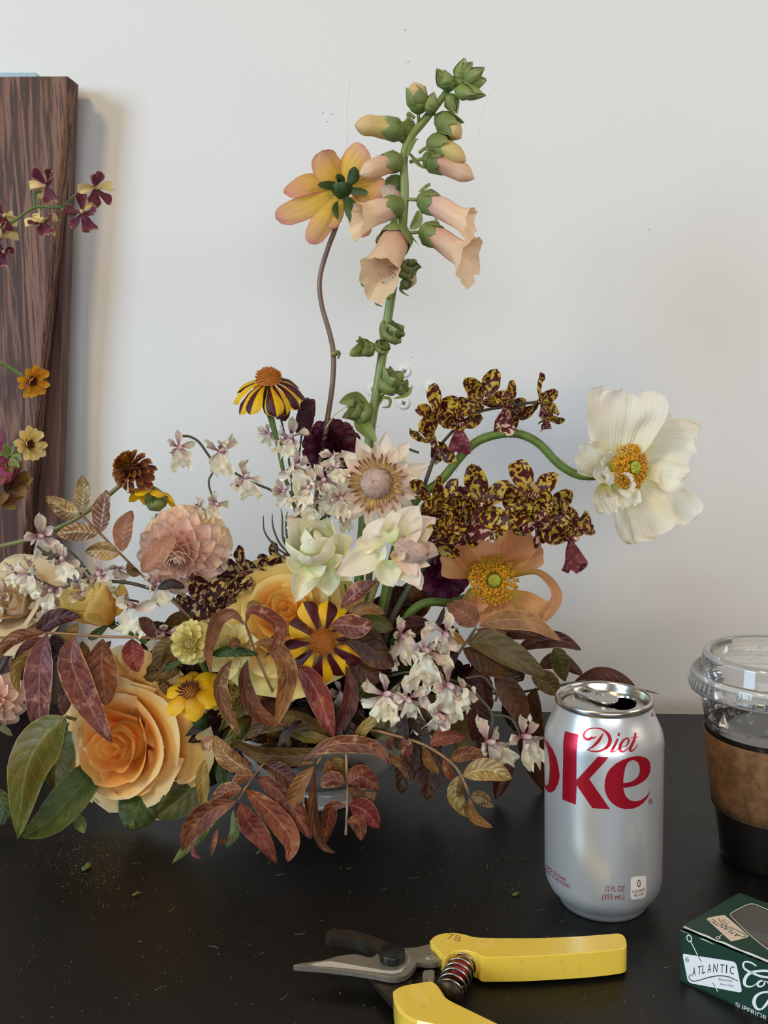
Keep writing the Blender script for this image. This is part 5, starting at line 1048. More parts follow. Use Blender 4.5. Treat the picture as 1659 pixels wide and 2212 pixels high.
spray('orchid_spray', 'cream and mauve orchid spray reaching up to the left over the blush dahlia', 'white', [('650,1400,620 655,1135,618 620,1085 588,1060 540,1040 500,1018 470,1008 448,980 430,955 410,943 392,942,612', .9), ('470,1008,614 452,1035 455,1062 468,1085', .8)],
      [(386, 965, 610, .95), (475, 975, 610, 1.0), (530, 1032, 610, .95), (465, 1088, 610, .75), (430, 1092, 612, .6)], Y=614)
spray('orchid_spray', 'cream and mauve orchid spray clustered left of the pink protea', 'white', [('660,1420,615 650,1180,612 645,1050 640,980 628,930', .9), ('700,1150,610 720,1090 735,1030 745,985', .8), ('640,1160,606 680,1130 735,1098', .9)],
      [(628, 945, 612, 1.0), (640, 1010, 608, 1.0), (668, 1052, 606, 1.0), (700, 1040, 604, .95), (725, 1010, 604, .8), (735, 1075, 600, .95), (645, 1122, 604, .65), (612, 1060, 612, .7), (655, 1085, 606, .8), (580, 935, 620, .6), (742, 1115, 600, .7), (720, 985, 608, .7), (700, 1075, 606, .7)], Y=608)
spray('orchid_spray', 'cream and mauve orchid spray lying across the left side above the red leaves', 'white', [('560,1450,600 420,1345,590 370,1290,585 320,1270 270,1258 205,1255,580', 1.3), ('300,1300,590 240,1285 215,1262 185,1245 175,1225 155,1215 142,1224', .8), ('205,1255 150,1190 110,1200 80,1180', .8), ('185,1245 130,1270 60,1240', .8)],
      [(86, 1158, 585, 1.05), (68, 1235, 585, 1.0), (135, 1210, 582, .95), (216, 1238, 578, 1.05), (180, 1272, 578, .95), (112, 1275, 586, 1.0), (285, 1308, 572, 1.1), (342, 1262, 582, .85), (160, 1300, 590, .8), (256, 1228, 590, .7), (352, 1368, 576, .85)], Y=584)
spray('orchid_spray', 'bright white and mauve orchid spray trailing down at right towards the can', 'white', [('780,1480,600 880,1452,565 950,1464 1010,1480 1036,1508 1064,1545 1056,1590,552', 1.0), ('1064,1545,556 1100,1550 1118,1575 1124,1592,552', .9), ('1005,1465,560 1042,1461 1060,1480 1073,1500 1070,1515', .8), ('900,1450,566 860,1480 850,1500', .8), ('900,1450,566 930,1410 965,1380,560', .8)],
      [(916, 1405, 556, 1.3, dict(axis=(0, -1, .2))), (832, 1500, 556, 1.15), (880, 1510, 552, 1.1), (968, 1480, 552, 1.25, dict(axis=(.1, -1, .1))), (944, 1545, 550, 1.25), (1055, 1605, 548, 1.2), (1132, 1592, 546, 1.15, dict(axis=(.4, -1, .2))), (962, 1368, 560, .95), (866, 1375, 570, 1.0), (850, 1410, 574, .7), (1000, 1500, 556, .8), (925, 1440, 558, .9), (690, 1470, 575, .8), (735, 1495, 580, .7)], Y=558)
spray('orchid_spray', 'wine red and cream orchid spray in front of the oak board', 'wine', [('-60,520,600 -10,495,600 30,478 75,448 130,447 165,420 190,403,600', .9), ('75,448,600 74,420 90,412 108,410', .9), ('130,447,600 145,460 165,462', .9)],
      [(100, 402, 598, .95), (206, 405, 598, 1.0, dict(axis=(.8, -.6, 0))), (178, 458, 598, 1.0), (92, 480, 598, 1.0), (8, 468, 598, .8), (2, 512, 600, .8), (8, 545, 598, .7)], Y=600, sm='stem')
# ---------------------------------------------------------------- smaller blooms in the body of the arrangement
dahlia('pale yellow zinnia with brown-tipped petals at the centre left', 413, 1390, 560, 17, (-.1, -1, .15), 62, 'zinnia_pale', '470,1500,590', L=.56, W=.42, name='zinnia', cat='zinnia', prof='spoon', el1=-30, h=.45)
t = thing('dahlia', 'pale creamy yellow dahlia peeping out right of the pale yellow zinnia', 'dahlia', PW('510,1500,590')[0]); stem_to(t, '510,1500,590 505,1420,580', 2, M['stem'])
pq = [petal(19, 14, 'oval', .4, 15, M['dahlia_cream'], 8, 10, seed=s, ruf=.12) for s in (1, 2)]; F = frame(at(498, 1402, 575), (-.1, -1, .35)); daisy(t, F, pq, 8, 3, 22, 1, 8, a0=10); daisy(t, F, pq, 6, 2, 50, .7, 8); 
leaf(t, '455,1415,560 500,1406 560,1414,552', 26, 'leaf_green', name='leaf'); leaf(t, '395,1428,562 372,1436 350,1452,560', 15, 'leaf_green', name='leaf')
dahlia('pale straw coloured chrysanthemum in the shade under the drooping leaves', 512, 1505, 585, 24, (-.1, -1, .2), 76, 'mum_pale', '560,1560,600', L=.6, W=.26, name='chrysanthemum', cat='chrysanthemum', prof='spoon', el1=-25)
dahlia('second straw coloured chrysanthemum lower right of the first', 578, 1515, 592, 18, (.2, -1, .2), 50, 'mum_pale', '600,1560,600', L=.62, W=.3, name='chrysanthemum', cat='chrysanthemum', prof='spoon', el1=-20)
dahlia('dark bronze marigold with ochre petal tips in the shade above the bowl rim', 590, 1605, 575, 20, (0, -1, .1), 80, 'bronze_low', '620,1590,610', L=.45, W=.3, name='bronze_marigold', cat='marigold', prof='spoon', el1=-30)
dahlia('dark bronze marigold just over the left of the bowl rim', 535, 1575, 588, 15, (-.2, -1, 0), 60, 'bronze_low', '560,1580,610', L=.45, W=.3, name='bronze_marigold', cat='marigold', prof='spoon', el1=-30)
dahlia('small ochre marigold behind the tips of the red drooping leaves', 600, 1535, 590, 12, (.1, -1, .3), 44, 'bronze', '610,1570,610', L=.5, W=.36, name='bronze_marigold', cat='marigold', prof='spoon')
# furry amaranth tassels
for lb, q, r in (('brownish furry amaranth tassel above the peach rose, upper one', '325,1450,580 355,1425 390,1432,575', 5.5), ('brownish furry amaranth tassel above the peach rose, lower one', '318,1462,576 350,1458 385,1448,572', 5), ('ochre furry amaranth tassel hanging right of the peach rose', '425,1520,580 420,1570 425,1605,575', 6), ('short furry amaranth tassel under the small yellow marigold', '350,1478,575 362,1490 380,1494', 4.5)):
    pts = catmull(PW(q), 26); t = thing('amaranth', lb, 'amaranth', pts[0], 'amaranth tassels'); mb = MB(); rr = random.Random(int(r*7)); mb.tube(pts, [r*.75*math.sin(PI*(.12+.8*i/25))**.6 for i in range(26)], 8)
    for i in range(230):
        k = rr.randrange(0, 25); d = Vector((rr.gauss(0, 1), rr.gauss(0, 1), rr.gauss(0, 1))).normalized(); mb.blob(pts[k]+d*r*.8*math.sin(PI*(.12+.8*k/25))**.6, rr.uniform(.5, .9), 4)
    put(mb, 'tassel', M['amaranth'], t, kind='stuff')
# left edge blooms
def sideflower(lb, px, py, Y, ax, pm_, stem, m, s=1):
    t = thing('small_zinnia', lb, 'zinnia', PW(stem)[0], 'small orange flowers at the left edge'); stem_to(t, stem, 1.1, M['stem'])
    F = frame(at(px, py, Y), ax); q = [petal(11, 5.5, 'spoon', .4, c, M[m], 6, 8, seed=i, ruf=.15) for i, c in ((1, 25), (2, 5))]
    daisy(t, F, q, 11, 2, 12, s, 14); daisy(t, F, q, 8, 1.5, 45, s*.75, 12); dome(t, F, 2.8, 2, 30, M['dome_dark'])
    calyx(t, frame(at(px, py, Y)-Vector(ax).normalized()*5, ax), 7, 7, 5, 'calyx', 70, closed=.3); return t
sideflower('small orange zinnia at the left edge, upper of the two', 68, 822, 600, (.75, -.45, -.35), 0, '-30,780,600 5,785 30,800 50,812,600', 'orange_small')
sideflower('small pale orange zinnia at the left edge, lower of the two', 62, 960, 600, (.8, -.5, .05), 0, '-30,1010,602 20,985 45,970,600', 'orange_pale')
t = thing('hellebore', 'magenta flower with a green spiky calyx cut off by the left edge', 'flower', PW('-60,1060,605')[0]); stem_to(t, '-60,1060,605 -10,1010,605 20,985,600', 1.6, M['stem'])
for i, (q, w, m_) in enumerate([('20,988,600 12,1015 -8,1045,592', 56, 'red_bract'), ('15,988,602 -10,985 -30,1000,596', 50, 'red_bract'), ('0,975,606 -5,950 -2,925,604', 26, 'red_bract')]): bigpetal(t, q, w, m_, 598, prof='round', seed=i, nu=10, nv=12)
for i, q in enumerate(['22,985,598 12,970 8,960,594', '22,985,598 30,968 36,958,594', '24,985,596 38,985 46,995,592', '22,988,596 25,1005 24,1020,592', '22,988,596 34,1000 42,1012,592', '20,984,598 5,980 -5,985,594', '22,984,598 16,966 10,958,596']): leaf(t, q, 11, 'calyx', name='sepal', tw=10)
t = thing('dried_flower_head', 'brownish maroon drying flower head at the left edge under the magenta flower', 'flower', PW('-40,1110,604')[0]); stem_to(t, '-60,1120,604 -20,1090,604 20,1060,602', 1.6, M['stem_dark'])
for i, (q, w) in enumerate([('10,1060,602 30,1030 50,1000,596',24),('15,1060,602 45,1040 62,1020,596',24),('20,1060,602 50,1050 72,1032,594',22),('15,1060,600 20,1030 32,1010,592',24),('10,1065,600 40,1065 60,1052,592',22),('5,1070,600 30,1078 50,1075,594',20),('-10,1075,600 15,1090 35,1098,594',18),('0,1055,600 5,1025 10,1000,596',26),('-10,1085,602 5,1080 20,1070,590',26),('-20,1060,600 0,1045 15,1035,590',26)]): bigpetal(t, q, w, 'brown_bract', 598, prof='oval', seed=i, nu=7, nv=9, cup=.5)
dahlia('dusty pink dahlia cut off by the left edge beside the red leaves', -14, 1515, 610, 26, (.25, -1, .1), 66, 'dahlia_blush', '-80,1600,615', prof='point', ms=['dahlia_blush']*4)
spray('orchid_spray', 'faded white orchid florets at the far left edge by the cream rose', 'white', ['-60,1420,610 -10,1350 5,1310'], [(0, 1290, 606, .9), (-4, 1340, 606, .9), (30, 1235, 606, .7), (100, 1310, 604, .8)], Y=608)
# ---------------------------------------------------------------- leafy branches
G_ = 'leafy red and bronze autumn branches'
branch('leafy_branch', 'bronze leaf sprig with curled tips standing up left of the blush dahlia', 'branch', '420,1345,590 385,1310,585 326,1259 304,1240 260,1196 216,1152 172,1107,580', .8,
 [('173,1105 180,1070 180,1026,572',42,dict(tw=8)),('170,1108 138,1100 99,1072,572',42,dict(tw=8)),('217,1150 222,1105 230,1058,572',45,dict(tw=8)),('212,1152 165,1148 121,1155,572',42,dict(tw=8)),('263,1192 268,1145 284,1103,570',46,dict(tw=8,m='leaf_salmon')),('258,1198 225,1190 184,1192,574',42,dict(tw=10)),('306,1236 340,1200 383,1160,568',52,dict(tw=8,m='leaf_salmon')),('304,1240 285,1232 278,1212,575',24,dict(m='leaf_brown')),('340,1272 370,1262 400,1270,572',24,dict(m='leaf_dark'))], m='leaf_bronze', sm='stem_tan', Y=580, group=G_)
branch('leafy_branch', 'branch of long hanging red leaves reaching to the left edge', 'branch', '420,1385,580 330,1378,565 220,1375 160,1370 100,1367,560', .9,
 [('100,1367 50,1372 12,1395 -14,1436,556',32,dict(tw=30,m='leaf_mauve')),('78,1370,566 118,1338 174,1332,562',46,dict(tw=5,m='leaf_maroon')),('102,1370,558 88,1430 84,1510 90,1606,545',68,dict(tw=6,m='leaf_mauve')),('162,1375,558 155,1430 190,1520 243,1607,542',66,dict(tw=6,m='leaf_mauve')),('222,1380,562 220,1430 225,1485 228,1525,560',70,dict(tw=6)),('285,1380,566 288,1415 298,1452,562',50,dict(tw=6)),('95,1378,568 60,1400 32,1428,565',32,dict(m='leaf_maroon')),('130,1378,566 150,1372 168,1345',28,dict(m='leaf_tan')),('92,1390,566 40,1440 42,1500,560',30,dict(m='leaf_tan',tw=60)),('178,1385,572 178,1420 182,1460',34,dict(m='leaf_tan')),('135,1460,580 140,1500 132,1548,578',42,dict(m='leaf_maroon')),('110,1375,564 125,1400 118,1430',40,dict(m='leaf_dark')),('330,1378 318,1350 300,1335',30,dict(m='leaf_maroon')),('370,1382 350,1410 345,1450',44,dict(m='leaf_brown')),('240,1385 205,1420 190,1450,568',40,dict(m='leaf_maroon'))], m='leaf_red', Y=560, group=G_)
branch('leafy_branch', 'arching branch of drooping red leaves in front of the yellow rose', 'branch', '600,1560,590 590,1500,570 576,1466 556,1419 543,1385 529,1343,545', .9,
 [('527,1350,545 505,1325 472,1335 456,1375 450,1410 457,1455,540',36,dict(tw=35,m='leaf_salmon')),('532,1345,545 545,1318 583,1335 604,1360 594,1392 573,1421,538',40,dict(tw=40,m='leaf_mauve')),('546,1392 583,1392 615,1430 620,1475 607,1530 592,1573,540',46,dict(tw=15)),('634,1439,552 664,1460 690,1507 707,1554 722,1592,542',54,dict(tw=8)),('502,1425,552 485,1450 474,1485 485,1527 502,1560 517,1588,544',36,dict(tw=25,m='leaf_mauve')),('536,1425,552 527,1459 536,1507 558,1542 590,1560 622,1568,545',38,dict(tw=20)),('520,1395,555 505,1388 497,1400',26,{}),('560,1330,570 548,1310 535,1322',34,dict(m='leaf_tan')),('575,1400,560 600,1380 612,1368,556',26,dict(m='leaf_maroon')),('545,1395,556 525,1400 512,1420',22,dict(m='leaf_tan'))], m='leaf_red', sm='stem_tan', Y=550, group=G_)
branch('leafy_branch', 'maroon leaves spreading right of the striped marigold', 'branch', '745,1590,585 755,1500,580 745,1420 735,1370,570', .9,
 [('748,1439,560 757,1479 752,1527 735,1564 724,1594,552',38,dict(tw=20)),('714,1351,556 745,1350 778,1353 801,1340,548',54,dict(tw=5,m='leaf_mauve')),('745,1385,562 789,1392 823,1420 852,1440,556',66,dict(tw=4)),('736,1313,576 762,1287 789,1270 815,1256,568',40,dict(tw=20,m='leaf_mauve')),('755,1330,574 789,1314 832,1326,570',30,dict(tw=10,m='leaf_tan')),('780,1356,574 803,1390 848,1437,566',58,dict(tw=4)),('760,1420,570 790,1450 830,1470',54,dict(m='leaf_brown')),('770,1340,580 815,1345 850,1360',44,dict(m='leaf_olive')),('760,1450,575 790,1490 815,1530',56,dict(m='leaf_olive'))], m='leaf_maroon', Y=562, group=G_)
branch('leafy_branch', 'long brown leaves lying across the rim of the bowl', 'branch', '720,1600,565 700,1612,556 680,1630,550', .8,
 [('705,1602,560 678,1571 627,1548 576,1546,550',40,dict(tw=8)),('650,1556,556 603,1561 559,1572 529,1597,550',34,dict(tw=8,m='leaf_olive')),('694,1618,550 640,1634 560,1628 498,1594,540',44,dict(tw=8)),('657,1642,545 705,1612 762,1606 815,1618 842,1652,535',40,dict(tw=10,m='leaf_mauve')),('825,1630,540 860,1645 882,1682,536',22,dict(tw=30,m='leaf_red')),('600,1560,556 660,1590 720,1600,552',30,dict(m='leaf_olive')),('545,1628,552 590,1655 660,1648,548',26,dict(m='leaf_maroon')),('625,1545,558 620,1580 628,1620,552',22,dict(m='leaf_olive'))], m='leaf_brown', Y=550, group=G_)
branch('leafy_branch', 'fan of red leaves hanging low in front of the bowl over the table', 'branch', '600,1610,555 573,1645,545 543,1683 512,1730,525', .8,
 [('510,1731 455,1752 416,1790 392,1840,512',54,dict(tw=6)),('519,1733 535,1775 566,1812 598,1866,510',50,dict(tw=6)),('532,1706,528 565,1735 612,1784 630,1825 620,1863,512',52,dict(tw=6)),('553,1679,532 597,1705 640,1757 673,1813,518',54,dict(tw=6)),('578,1652,536 610,1672 655,1710,528',44,dict(tw=6,m='leaf_maroon')),('522,1703 486,1712 450,1750,520',38,dict(tw=10,m='leaf_mauve')),('549,1676 525,1676 498,1706,528',30,dict(tw=10,m='leaf_mauve')),('512,1735,530 525,1760 560,1790,522',30,dict(m='leaf_dark')),('470,1790,535 463,1820 456,1850,525',12,dict(m='leaf_mauve')),('460,1800,535 480,1818 505,1808,530',12,dict(m='leaf_red')),('415,1820,520 420,1845 435,1853,514',12,dict(m='leaf_red'))], m='leaf_red', Y=525, group=G_)
branch('leafy_branch', 'short sprig of two narrow tan leaves hanging in front of the bowl', 'branch', '700,1625,548 685,1650,542', .8,
 [('678,1656 648,1692 632,1730 608,1764,525',38,dict(tw=8,m='leaf_tan')),('680,1660 676,1716 681,1784 700,1828 727,1844,520',26,dict(tw=25,m='leaf_brown')),('640,1655,545 655,1650 680,1648',8,dict(m='leaf_tan')),('672,1760,540 665,1740 660,1720',14,dict(m='leaf_red'))], m='leaf_tan', Y=540, group=G_)
branch('leafy_branch', 'straight hanging twig with crumpled red-brown leaves in front of the bowl', 'branch', '748,1600,550 748,1635,540 751,1716 747,1804,520', .9,
 [('753,1693 782,1678 820,1706,522',54,dict(tw=8)),('753,1700 785,1725 815,1712,522',34,dict(tw=8,m='leaf_brown')),('745,1693 718,1685 690,1700,525',38,dict(tw=8,m='leaf_mauve')),('755,1737 789,1752 821,1790,515',50,dict(tw=6)),('742,1737 715,1745 706,1791 697,1823,515',36,dict(tw=18,m='leaf_red')),('750,1774 775,1780 780,1816,512',36,dict(tw=6)),('708,1640 718,1672 740,1690,535',34,dict(tw=8)),('776,1645 775,1676 752,1704,532',44,dict(tw=8,m='leaf_maroon')),('720,1635 740,1660 748,1690,538',26,dict(m='leaf_tan'))], m='leaf_red', Y=530, group=G_)
branch('leafy_branch', 'long tan twig of small bronze leaflets trailing right towards the can', 'branch', '700,1590,570 787,1576,558 850,1588 916,1609 972,1645 997,1676 1016,1722,530', 1.0,
 [('928,1609 963,1590 1007,1592,545',38,dict(tw=6,m='leaf_red')),('972,1642 1006,1628 1052,1628,540',32,dict(tw=6,m='leaf_red')),('1000,1676 1050,1662 1106,1682,528',50,dict(tw=6)),('1016,1722 1040,1724 1066,1744,522',32,dict(tw=6)),('1013,1723 1022,1764 1064,1788,520',24,dict(tw=20,m='leaf_tan')),('991,1676 985,1720 1012,1766,522',38,dict(tw=6)),('959,1639 969,1667 986,1690,535',20,dict(tw=20,m='leaf_red')),('914,1613 925,1645 948,1672,540',26,dict(tw=20,m='leaf_red')),('868,1595 876,1612 880,1637,548',30,dict(tw=10,m='leaf_mauve')),('850,1590 840,1610 848,1620,548',12,dict(m='leaf_red'))], m='leaf_bronze', sm='stem_tan', Y=545, group=G_)
branch('leafy_branch', 'salmon and tan leaf branch spreading right under the peach poppy', 'branch', '900,1500,600 978,1425,592 1000,1397 1028,1356,585', 1.0,
 [('1028,1353 1004,1325 964,1305,576',58,dict(tw=4)),('1035,1352 1085,1338 1150,1344 1212,1384,574',46,dict(tw=4)),('1010,1391 1053,1388 1120,1425 1184,1464,572',62,dict(tw=4,m='leaf_dull')),('1006,1394 980,1376 953,1400 930,1424,580',30,dict(tw=20,m='leaf_tan')),('1057,1378,592 1100,1362 1165,1376,585',44,dict(tw=4,m='leaf_maroon')),('1116,1403,596 1163,1384 1210,1383 1256,1404,588',40,dict(tw=6,m='leaf_maroon')),('1030,1360 1060,1372 1095,1368',30,dict(m='leaf_salmon')),('935,1350,596 890,1352 852,1368,590',44,dict(tw=6,m='leaf_maroon')),('960,1310,590 948,1345 915,1372,586',14,dict(m='leaf_maroon')),('990,1410 960,1425 930,1440',44,dict(m='leaf_maroon')),('1000,1400,600 1060,1430 1100,1460,605',60,dict(m='leaf_brown'))], m='leaf_salmon', sm='stem_tan', Y=585, group=G_)
branch('leafy_branch', 'dark maroon leaves hanging behind at right, reaching the can', 'branch', '950,1470,640 1080,1500,640 1125,1495 1165,1488 1210,1480,640 1265,1470,650', 1.0,
 [('1069,1447,610 1094,1488 1119,1532 1127,1580,600',60,dict(tw=6)),('1022,1444,615 1041,1488 1055,1540,608',60,dict(tw=6)),('1157,1485 1142,1551 1148,1629 1175,1710,622',68,dict(tw=8)),('1148,1463 1182,1475 1203,1502,632',52,dict(tw=8,m='leaf_olive')),('1163,1443,645 1210,1425 1262,1460,650',38,dict(tw=6)),('1236,1478,650 1290,1454 1340,1462 1378,1490,655',34,dict(tw=20)),('1196,1400,640 1212,1430 1220,1472,640',46,dict(tw=6,m='leaf_olive')),('893,1590,600 878,1655 864,1713,590',56,dict(tw=6)),('946,1610,605 930,1670 920,1727,595',62,dict(tw=6)),('1085,1600,615 1084,1665 1070,1727,605',52,dict(tw=6)),('1000,1540,620 1000,1580 986,1624,612',58,dict(tw=6,m='leaf_dull')),('1022,1500,612 1032,1550 1022,1602,605',54,dict(tw=6)),('900,1505,600 905,1540 903,1600,590',32,dict(tw=20,m='leaf_brown')),('1098,1500,645 1110,1540 1130,1590,640',50,dict(m='leaf_dark')),('1130,1470 1100,1440 1070,1430,640',60,dict(m='leaf_dark')),('970,1500,625 960,1560 940,1620,620',60,dict(m='leaf_maroon')),('1045,1560,625 1050,1620 1060,1690,615',54,dict(m='leaf_maroon')),('840,1570,600 850,1620 880,1660,590',40,dict(m='leaf_maroon')),('860,1560 900,1620 950,1660,610',44,dict(m='leaf_dark'))], m='leaf_maroon', sm='stem_dark', Y=630, group=G_)
put(MB().tube(PW('1265,1470,660 1340,1478,665 1395,1492 1424,1499', 665), [.9, .8, .7, .2], 6, n=20), 'twig', M['stem_dark'], t if False else bpy.data.objects['leafy_branch.010'])
branch('leafy_branch', 'olive brown broad leaf pair just above the right of the bowl rim', 'branch', '760,1600,585 780,1570,575 800,1555,570', .9,
 [('800,1585 832,1560 852,1502,560',66,dict(tw=4)),('768,1606,556 790,1570 848,1520,550',26,dict(tw=10,m='leaf_tan')),('745,1560,575 770,1590 800,1610,565',30,dict(m='leaf_dark')),('700,1560,590 680,1530 640,1520,580',44,dict(m='leaf_dark')),('720,1540,600 700,1500 690,1460',50,dict(m='leaf_dark')),('850,1500,600 880,1540 910,1560,590',60,dict(m='leaf_dark'))], m='leaf_dull', Y=570, group=G_)
branch('leafy_branch', 'folded tan leaf with a grey brown curled one left of the bowl', 'branch', '560,1670,560 545,1668,550 536,1666', .8,
 [('540,1667 490,1632 466,1588,530',46,dict(tw=0.5,fold=.6,m='leaf_bronze')),('470,1590,534 445,1610 436,1618,530',30,dict(m='leaf_bronze')),('443,1640,550 436,1690 442,1745,540',30,dict(tw=20,m='leaf_tan')),('520,1590,580 512,1650 520,1690,575',30,dict(m='leaf_dark'))], m='leaf_tan', Y=545, group=G_)
t = branch('leafy_branch', 'broad olive green leaves drooping onto the table at lower left', 'branch', '420,1560,610 300,1570,600 200,1562 141,1548,575', 1.2,
 [('141,1550 92,1595 55,1670 38,1812,535',104,dict(tw=4,m='leaf_olive')),('163,1552,590 130,1620 118,1705,580',84,dict(tw=4,m='leaf_olive')),('222,1640,580 180,1690 110,1770 44,1808,535',86,dict(tw=4)),('157,1767,560 170,1775 183,1800,550',28,dict(tw=10,m='leaf_green2')),('315,1690,575 300,1740 280,1794,555',100,dict(tw=4)),('434,1650,580 405,1712 334,1767,560',88,dict(tw=4,m='leaf_olive')),('-30,1700,590 8,1740 0,1786,580',40,dict(tw=4)),('-10,1560,600 10,1575 28,1590,596',16,dict(m='leaf_dull')),('365,1690,580 372,1725 345,1768,565',26,dict(m='leaf_green2',tw=10)),('440,1600,590 470,1650 450,1700,585',50,dict(m='leaf_green')),('150,1560,570 115,1600 100,1625,560',22,dict(m='leaf_green2'))], m='leaf_green', sm='stem_olive', Y=570, group='broad green leaves low at the left')
branch('leafy_branch', 'slender pale green leaves touching the table under the red fan', 'branch', '540,1700,560 500,1720,545 470,1760', .8,
 [('455,1790,530 420,1815 370,1867,512',24,dict(tw=6)),('503,1750,545 508,1795 488,1833,535',24,dict(tw=6)),('480,1690,560 470,1740 455,1790,545',30,dict(tw=6)),('470,1640,575 480,1690 500,1730,565',30,dict(m='leaf_green'))], m='leaf_green2', sm='stem', Y=550, group='broad green leaves low at the left')
# dark inner foliage that fills the bowl
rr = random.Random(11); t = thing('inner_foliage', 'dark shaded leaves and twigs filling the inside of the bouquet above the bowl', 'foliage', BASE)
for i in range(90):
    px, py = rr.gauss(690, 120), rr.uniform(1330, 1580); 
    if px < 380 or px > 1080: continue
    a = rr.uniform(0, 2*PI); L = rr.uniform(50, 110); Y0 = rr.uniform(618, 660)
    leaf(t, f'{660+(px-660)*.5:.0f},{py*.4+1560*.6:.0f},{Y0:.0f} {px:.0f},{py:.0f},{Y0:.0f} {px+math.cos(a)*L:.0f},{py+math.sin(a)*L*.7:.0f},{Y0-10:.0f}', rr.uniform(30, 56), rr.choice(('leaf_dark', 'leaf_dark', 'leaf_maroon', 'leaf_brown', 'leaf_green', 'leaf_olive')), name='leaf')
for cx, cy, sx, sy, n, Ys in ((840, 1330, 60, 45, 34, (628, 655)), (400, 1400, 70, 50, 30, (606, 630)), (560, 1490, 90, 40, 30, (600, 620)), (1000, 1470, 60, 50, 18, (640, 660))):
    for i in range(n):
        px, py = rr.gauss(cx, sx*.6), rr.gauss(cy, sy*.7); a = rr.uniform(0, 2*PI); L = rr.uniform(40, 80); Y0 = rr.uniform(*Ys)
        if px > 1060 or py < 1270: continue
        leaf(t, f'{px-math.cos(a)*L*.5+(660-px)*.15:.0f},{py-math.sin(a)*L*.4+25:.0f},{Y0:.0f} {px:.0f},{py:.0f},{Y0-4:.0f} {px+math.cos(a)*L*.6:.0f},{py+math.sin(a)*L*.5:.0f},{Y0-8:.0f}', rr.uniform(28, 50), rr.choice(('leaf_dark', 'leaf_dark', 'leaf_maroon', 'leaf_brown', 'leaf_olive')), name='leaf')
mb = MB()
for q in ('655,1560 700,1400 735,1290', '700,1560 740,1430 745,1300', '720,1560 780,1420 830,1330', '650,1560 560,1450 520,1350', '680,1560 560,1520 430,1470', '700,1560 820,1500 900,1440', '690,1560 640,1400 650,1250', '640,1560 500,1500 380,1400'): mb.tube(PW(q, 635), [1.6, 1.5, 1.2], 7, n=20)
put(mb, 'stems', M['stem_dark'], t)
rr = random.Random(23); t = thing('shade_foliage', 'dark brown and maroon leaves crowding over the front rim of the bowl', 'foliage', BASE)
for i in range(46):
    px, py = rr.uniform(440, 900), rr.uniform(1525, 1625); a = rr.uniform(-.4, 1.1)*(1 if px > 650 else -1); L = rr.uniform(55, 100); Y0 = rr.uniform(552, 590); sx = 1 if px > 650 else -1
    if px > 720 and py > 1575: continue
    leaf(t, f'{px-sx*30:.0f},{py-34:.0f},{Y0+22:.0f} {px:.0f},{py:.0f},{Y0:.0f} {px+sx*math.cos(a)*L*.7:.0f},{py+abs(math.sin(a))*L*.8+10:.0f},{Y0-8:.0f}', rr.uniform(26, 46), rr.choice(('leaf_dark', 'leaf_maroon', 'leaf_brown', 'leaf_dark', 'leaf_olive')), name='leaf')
# needle grass
for lb, qs in (('dark fine needle grass left of the closed protea', ['632,1205 600,1185 572,1150 569,1114', '630,1200 605,1175 590,1140 588,1110', '628,1195 612,1165 610,1120 607,1100', '630,1190 620,1160 618,1125 621,1105', '628,1212 605,1200 590,1180 589,1168', '634,1208 622,1180 612,1160', '632,1200 626,1170 628,1150']), ('green needle foliage between the proteas and the mauve leaf', ['720,1330 725,1300 722,1260', '735,1335 750,1300 745,1262', '730,1340 760,1320 790,1300 800,1285', '745,1340 780,1325 800,1318', '750,1345 790,1335 798,1332', '735,1330 750,1300 770,1270', '725,1335 718,1300 718,1265', '760,1335 785,1310 790,1290', '740,1330 748,1285 760,1265'])):
    t = thing('needle_grass', lb, 'grass', PW(qs[0], 610)[0]); mb = MB()
    for q in qs: mb.tube(PW(q, 606), [.7, .8, .7, .3][:len(q.split())], 5, n=14)
    put(mb, 'needles', M['stem_dark' if 'dark' in lb else 'stem_poppy'], t)
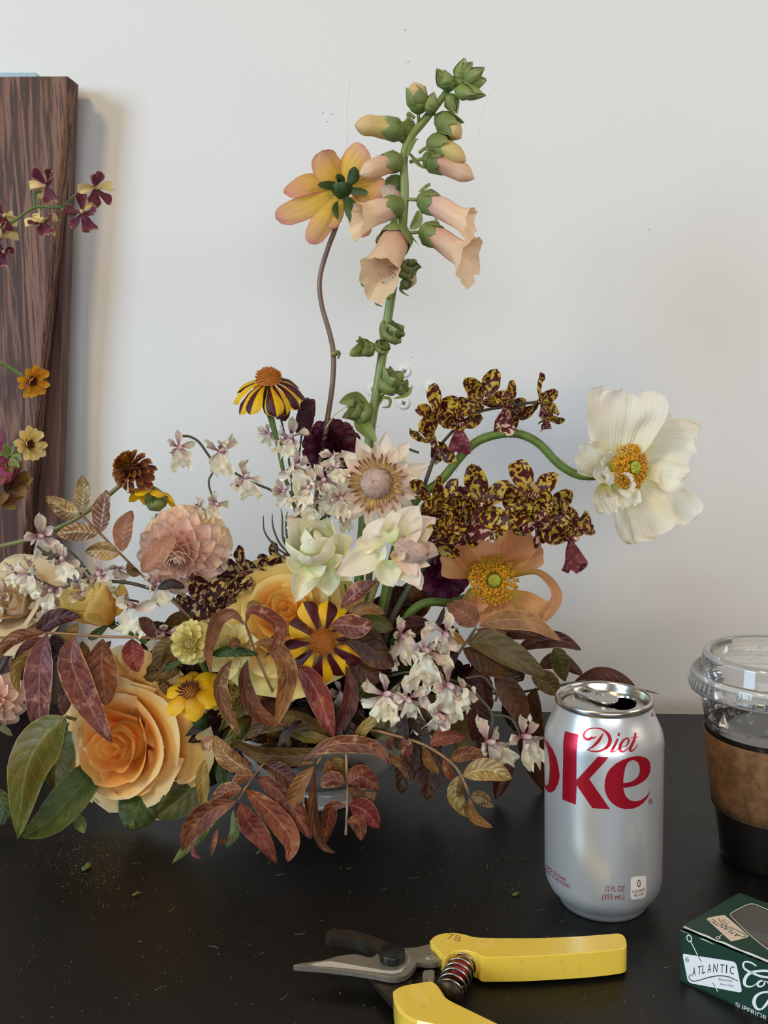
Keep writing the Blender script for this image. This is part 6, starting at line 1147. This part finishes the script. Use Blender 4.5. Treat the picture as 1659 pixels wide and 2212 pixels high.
# debris on the table
t = thing('fallen_style', 'thin white curved filament caught between the two tall stems', 'filament', at(704, 922, 630)); put(MB().tube(PW('704,925,628 722,898 745,880 762,868,624'), .45, 6, n=20), 'filament', M['protea'], t)
t = thing('cut_stem', 'tiny green cut stem end lying on the table at lower left', 'stem', onz(184, 1874)); put(MB().tube([onz(178, 1878, 1.6), onz(185, 1874, 1.8), onz(192, 1868, 1.8)], [1.5, 1.5, 2.2], 9, n=8), 'stem_piece', M['leaf_green2'], t)
for k, (x, y, lb) in enumerate(((1115, 1932, 'small dried leaf scrap on the table left of the can'), (294, 1932, 'pale tiny leaf scrap lying alone on the table at left'), (560, 1842, 'green leaf scrap on the table under the red leaf fan'))):
    t = thing('leaf_scrap', lb, 'scrap', onz(x, y)); p = onz(x, y, .8)
    put(MB().blade([p+Vector((-2.5, -1, 0)), p+Vector((0, 0, .9)), p+Vector((2.6, .6, .2))], 1.4, 'leaf', hint=Vector((0, 0, 1)), ruf=.5, nu=4, nv=6), 'scrap', M['leaf_green2'], t)
mb = MB(); rr = random.Random(12)
for i in range(900):
    if i < 430: x, y = rr.gauss(190, 60), rr.gauss(1850, 45)
    elif i < 560: x, y = rr.gauss(1080, 90), rr.gauss(1900, 40)
    else: x, y = rr.uniform(0, 1459), rr.uniform(1780, 2212)
    if y < 1740: continue
    mb.blob(onz(x, y, .12), rr.choice((.12, .16, .2, .3)), 4, sz=.6)
solo(mb, 'pollen_dust', plain('pollen', 'a08a4c', .9), 'scattered pollen grains and dust specks on the black tabletop', 'dust', kind='stuff')
mb = MB()
for i in range(26):
    x, y = rr.uniform(100, 1450), rr.uniform(1830, 2200); p = onz(x, y, .3); a = rr.uniform(0, PI); d = Vector((math.cos(a), math.sin(a), 0))*rr.uniform(1, 3); mb.tube([p-d, p+Vector((d.y, -d.x, 0))*.3, p+d], .09, 4, n=7)
solo(mb, 'lint_fibres', plain('lint', '8a8474', .9), 'short pale lint fibres lying on the black tabletop', 'lint', kind='stuff')
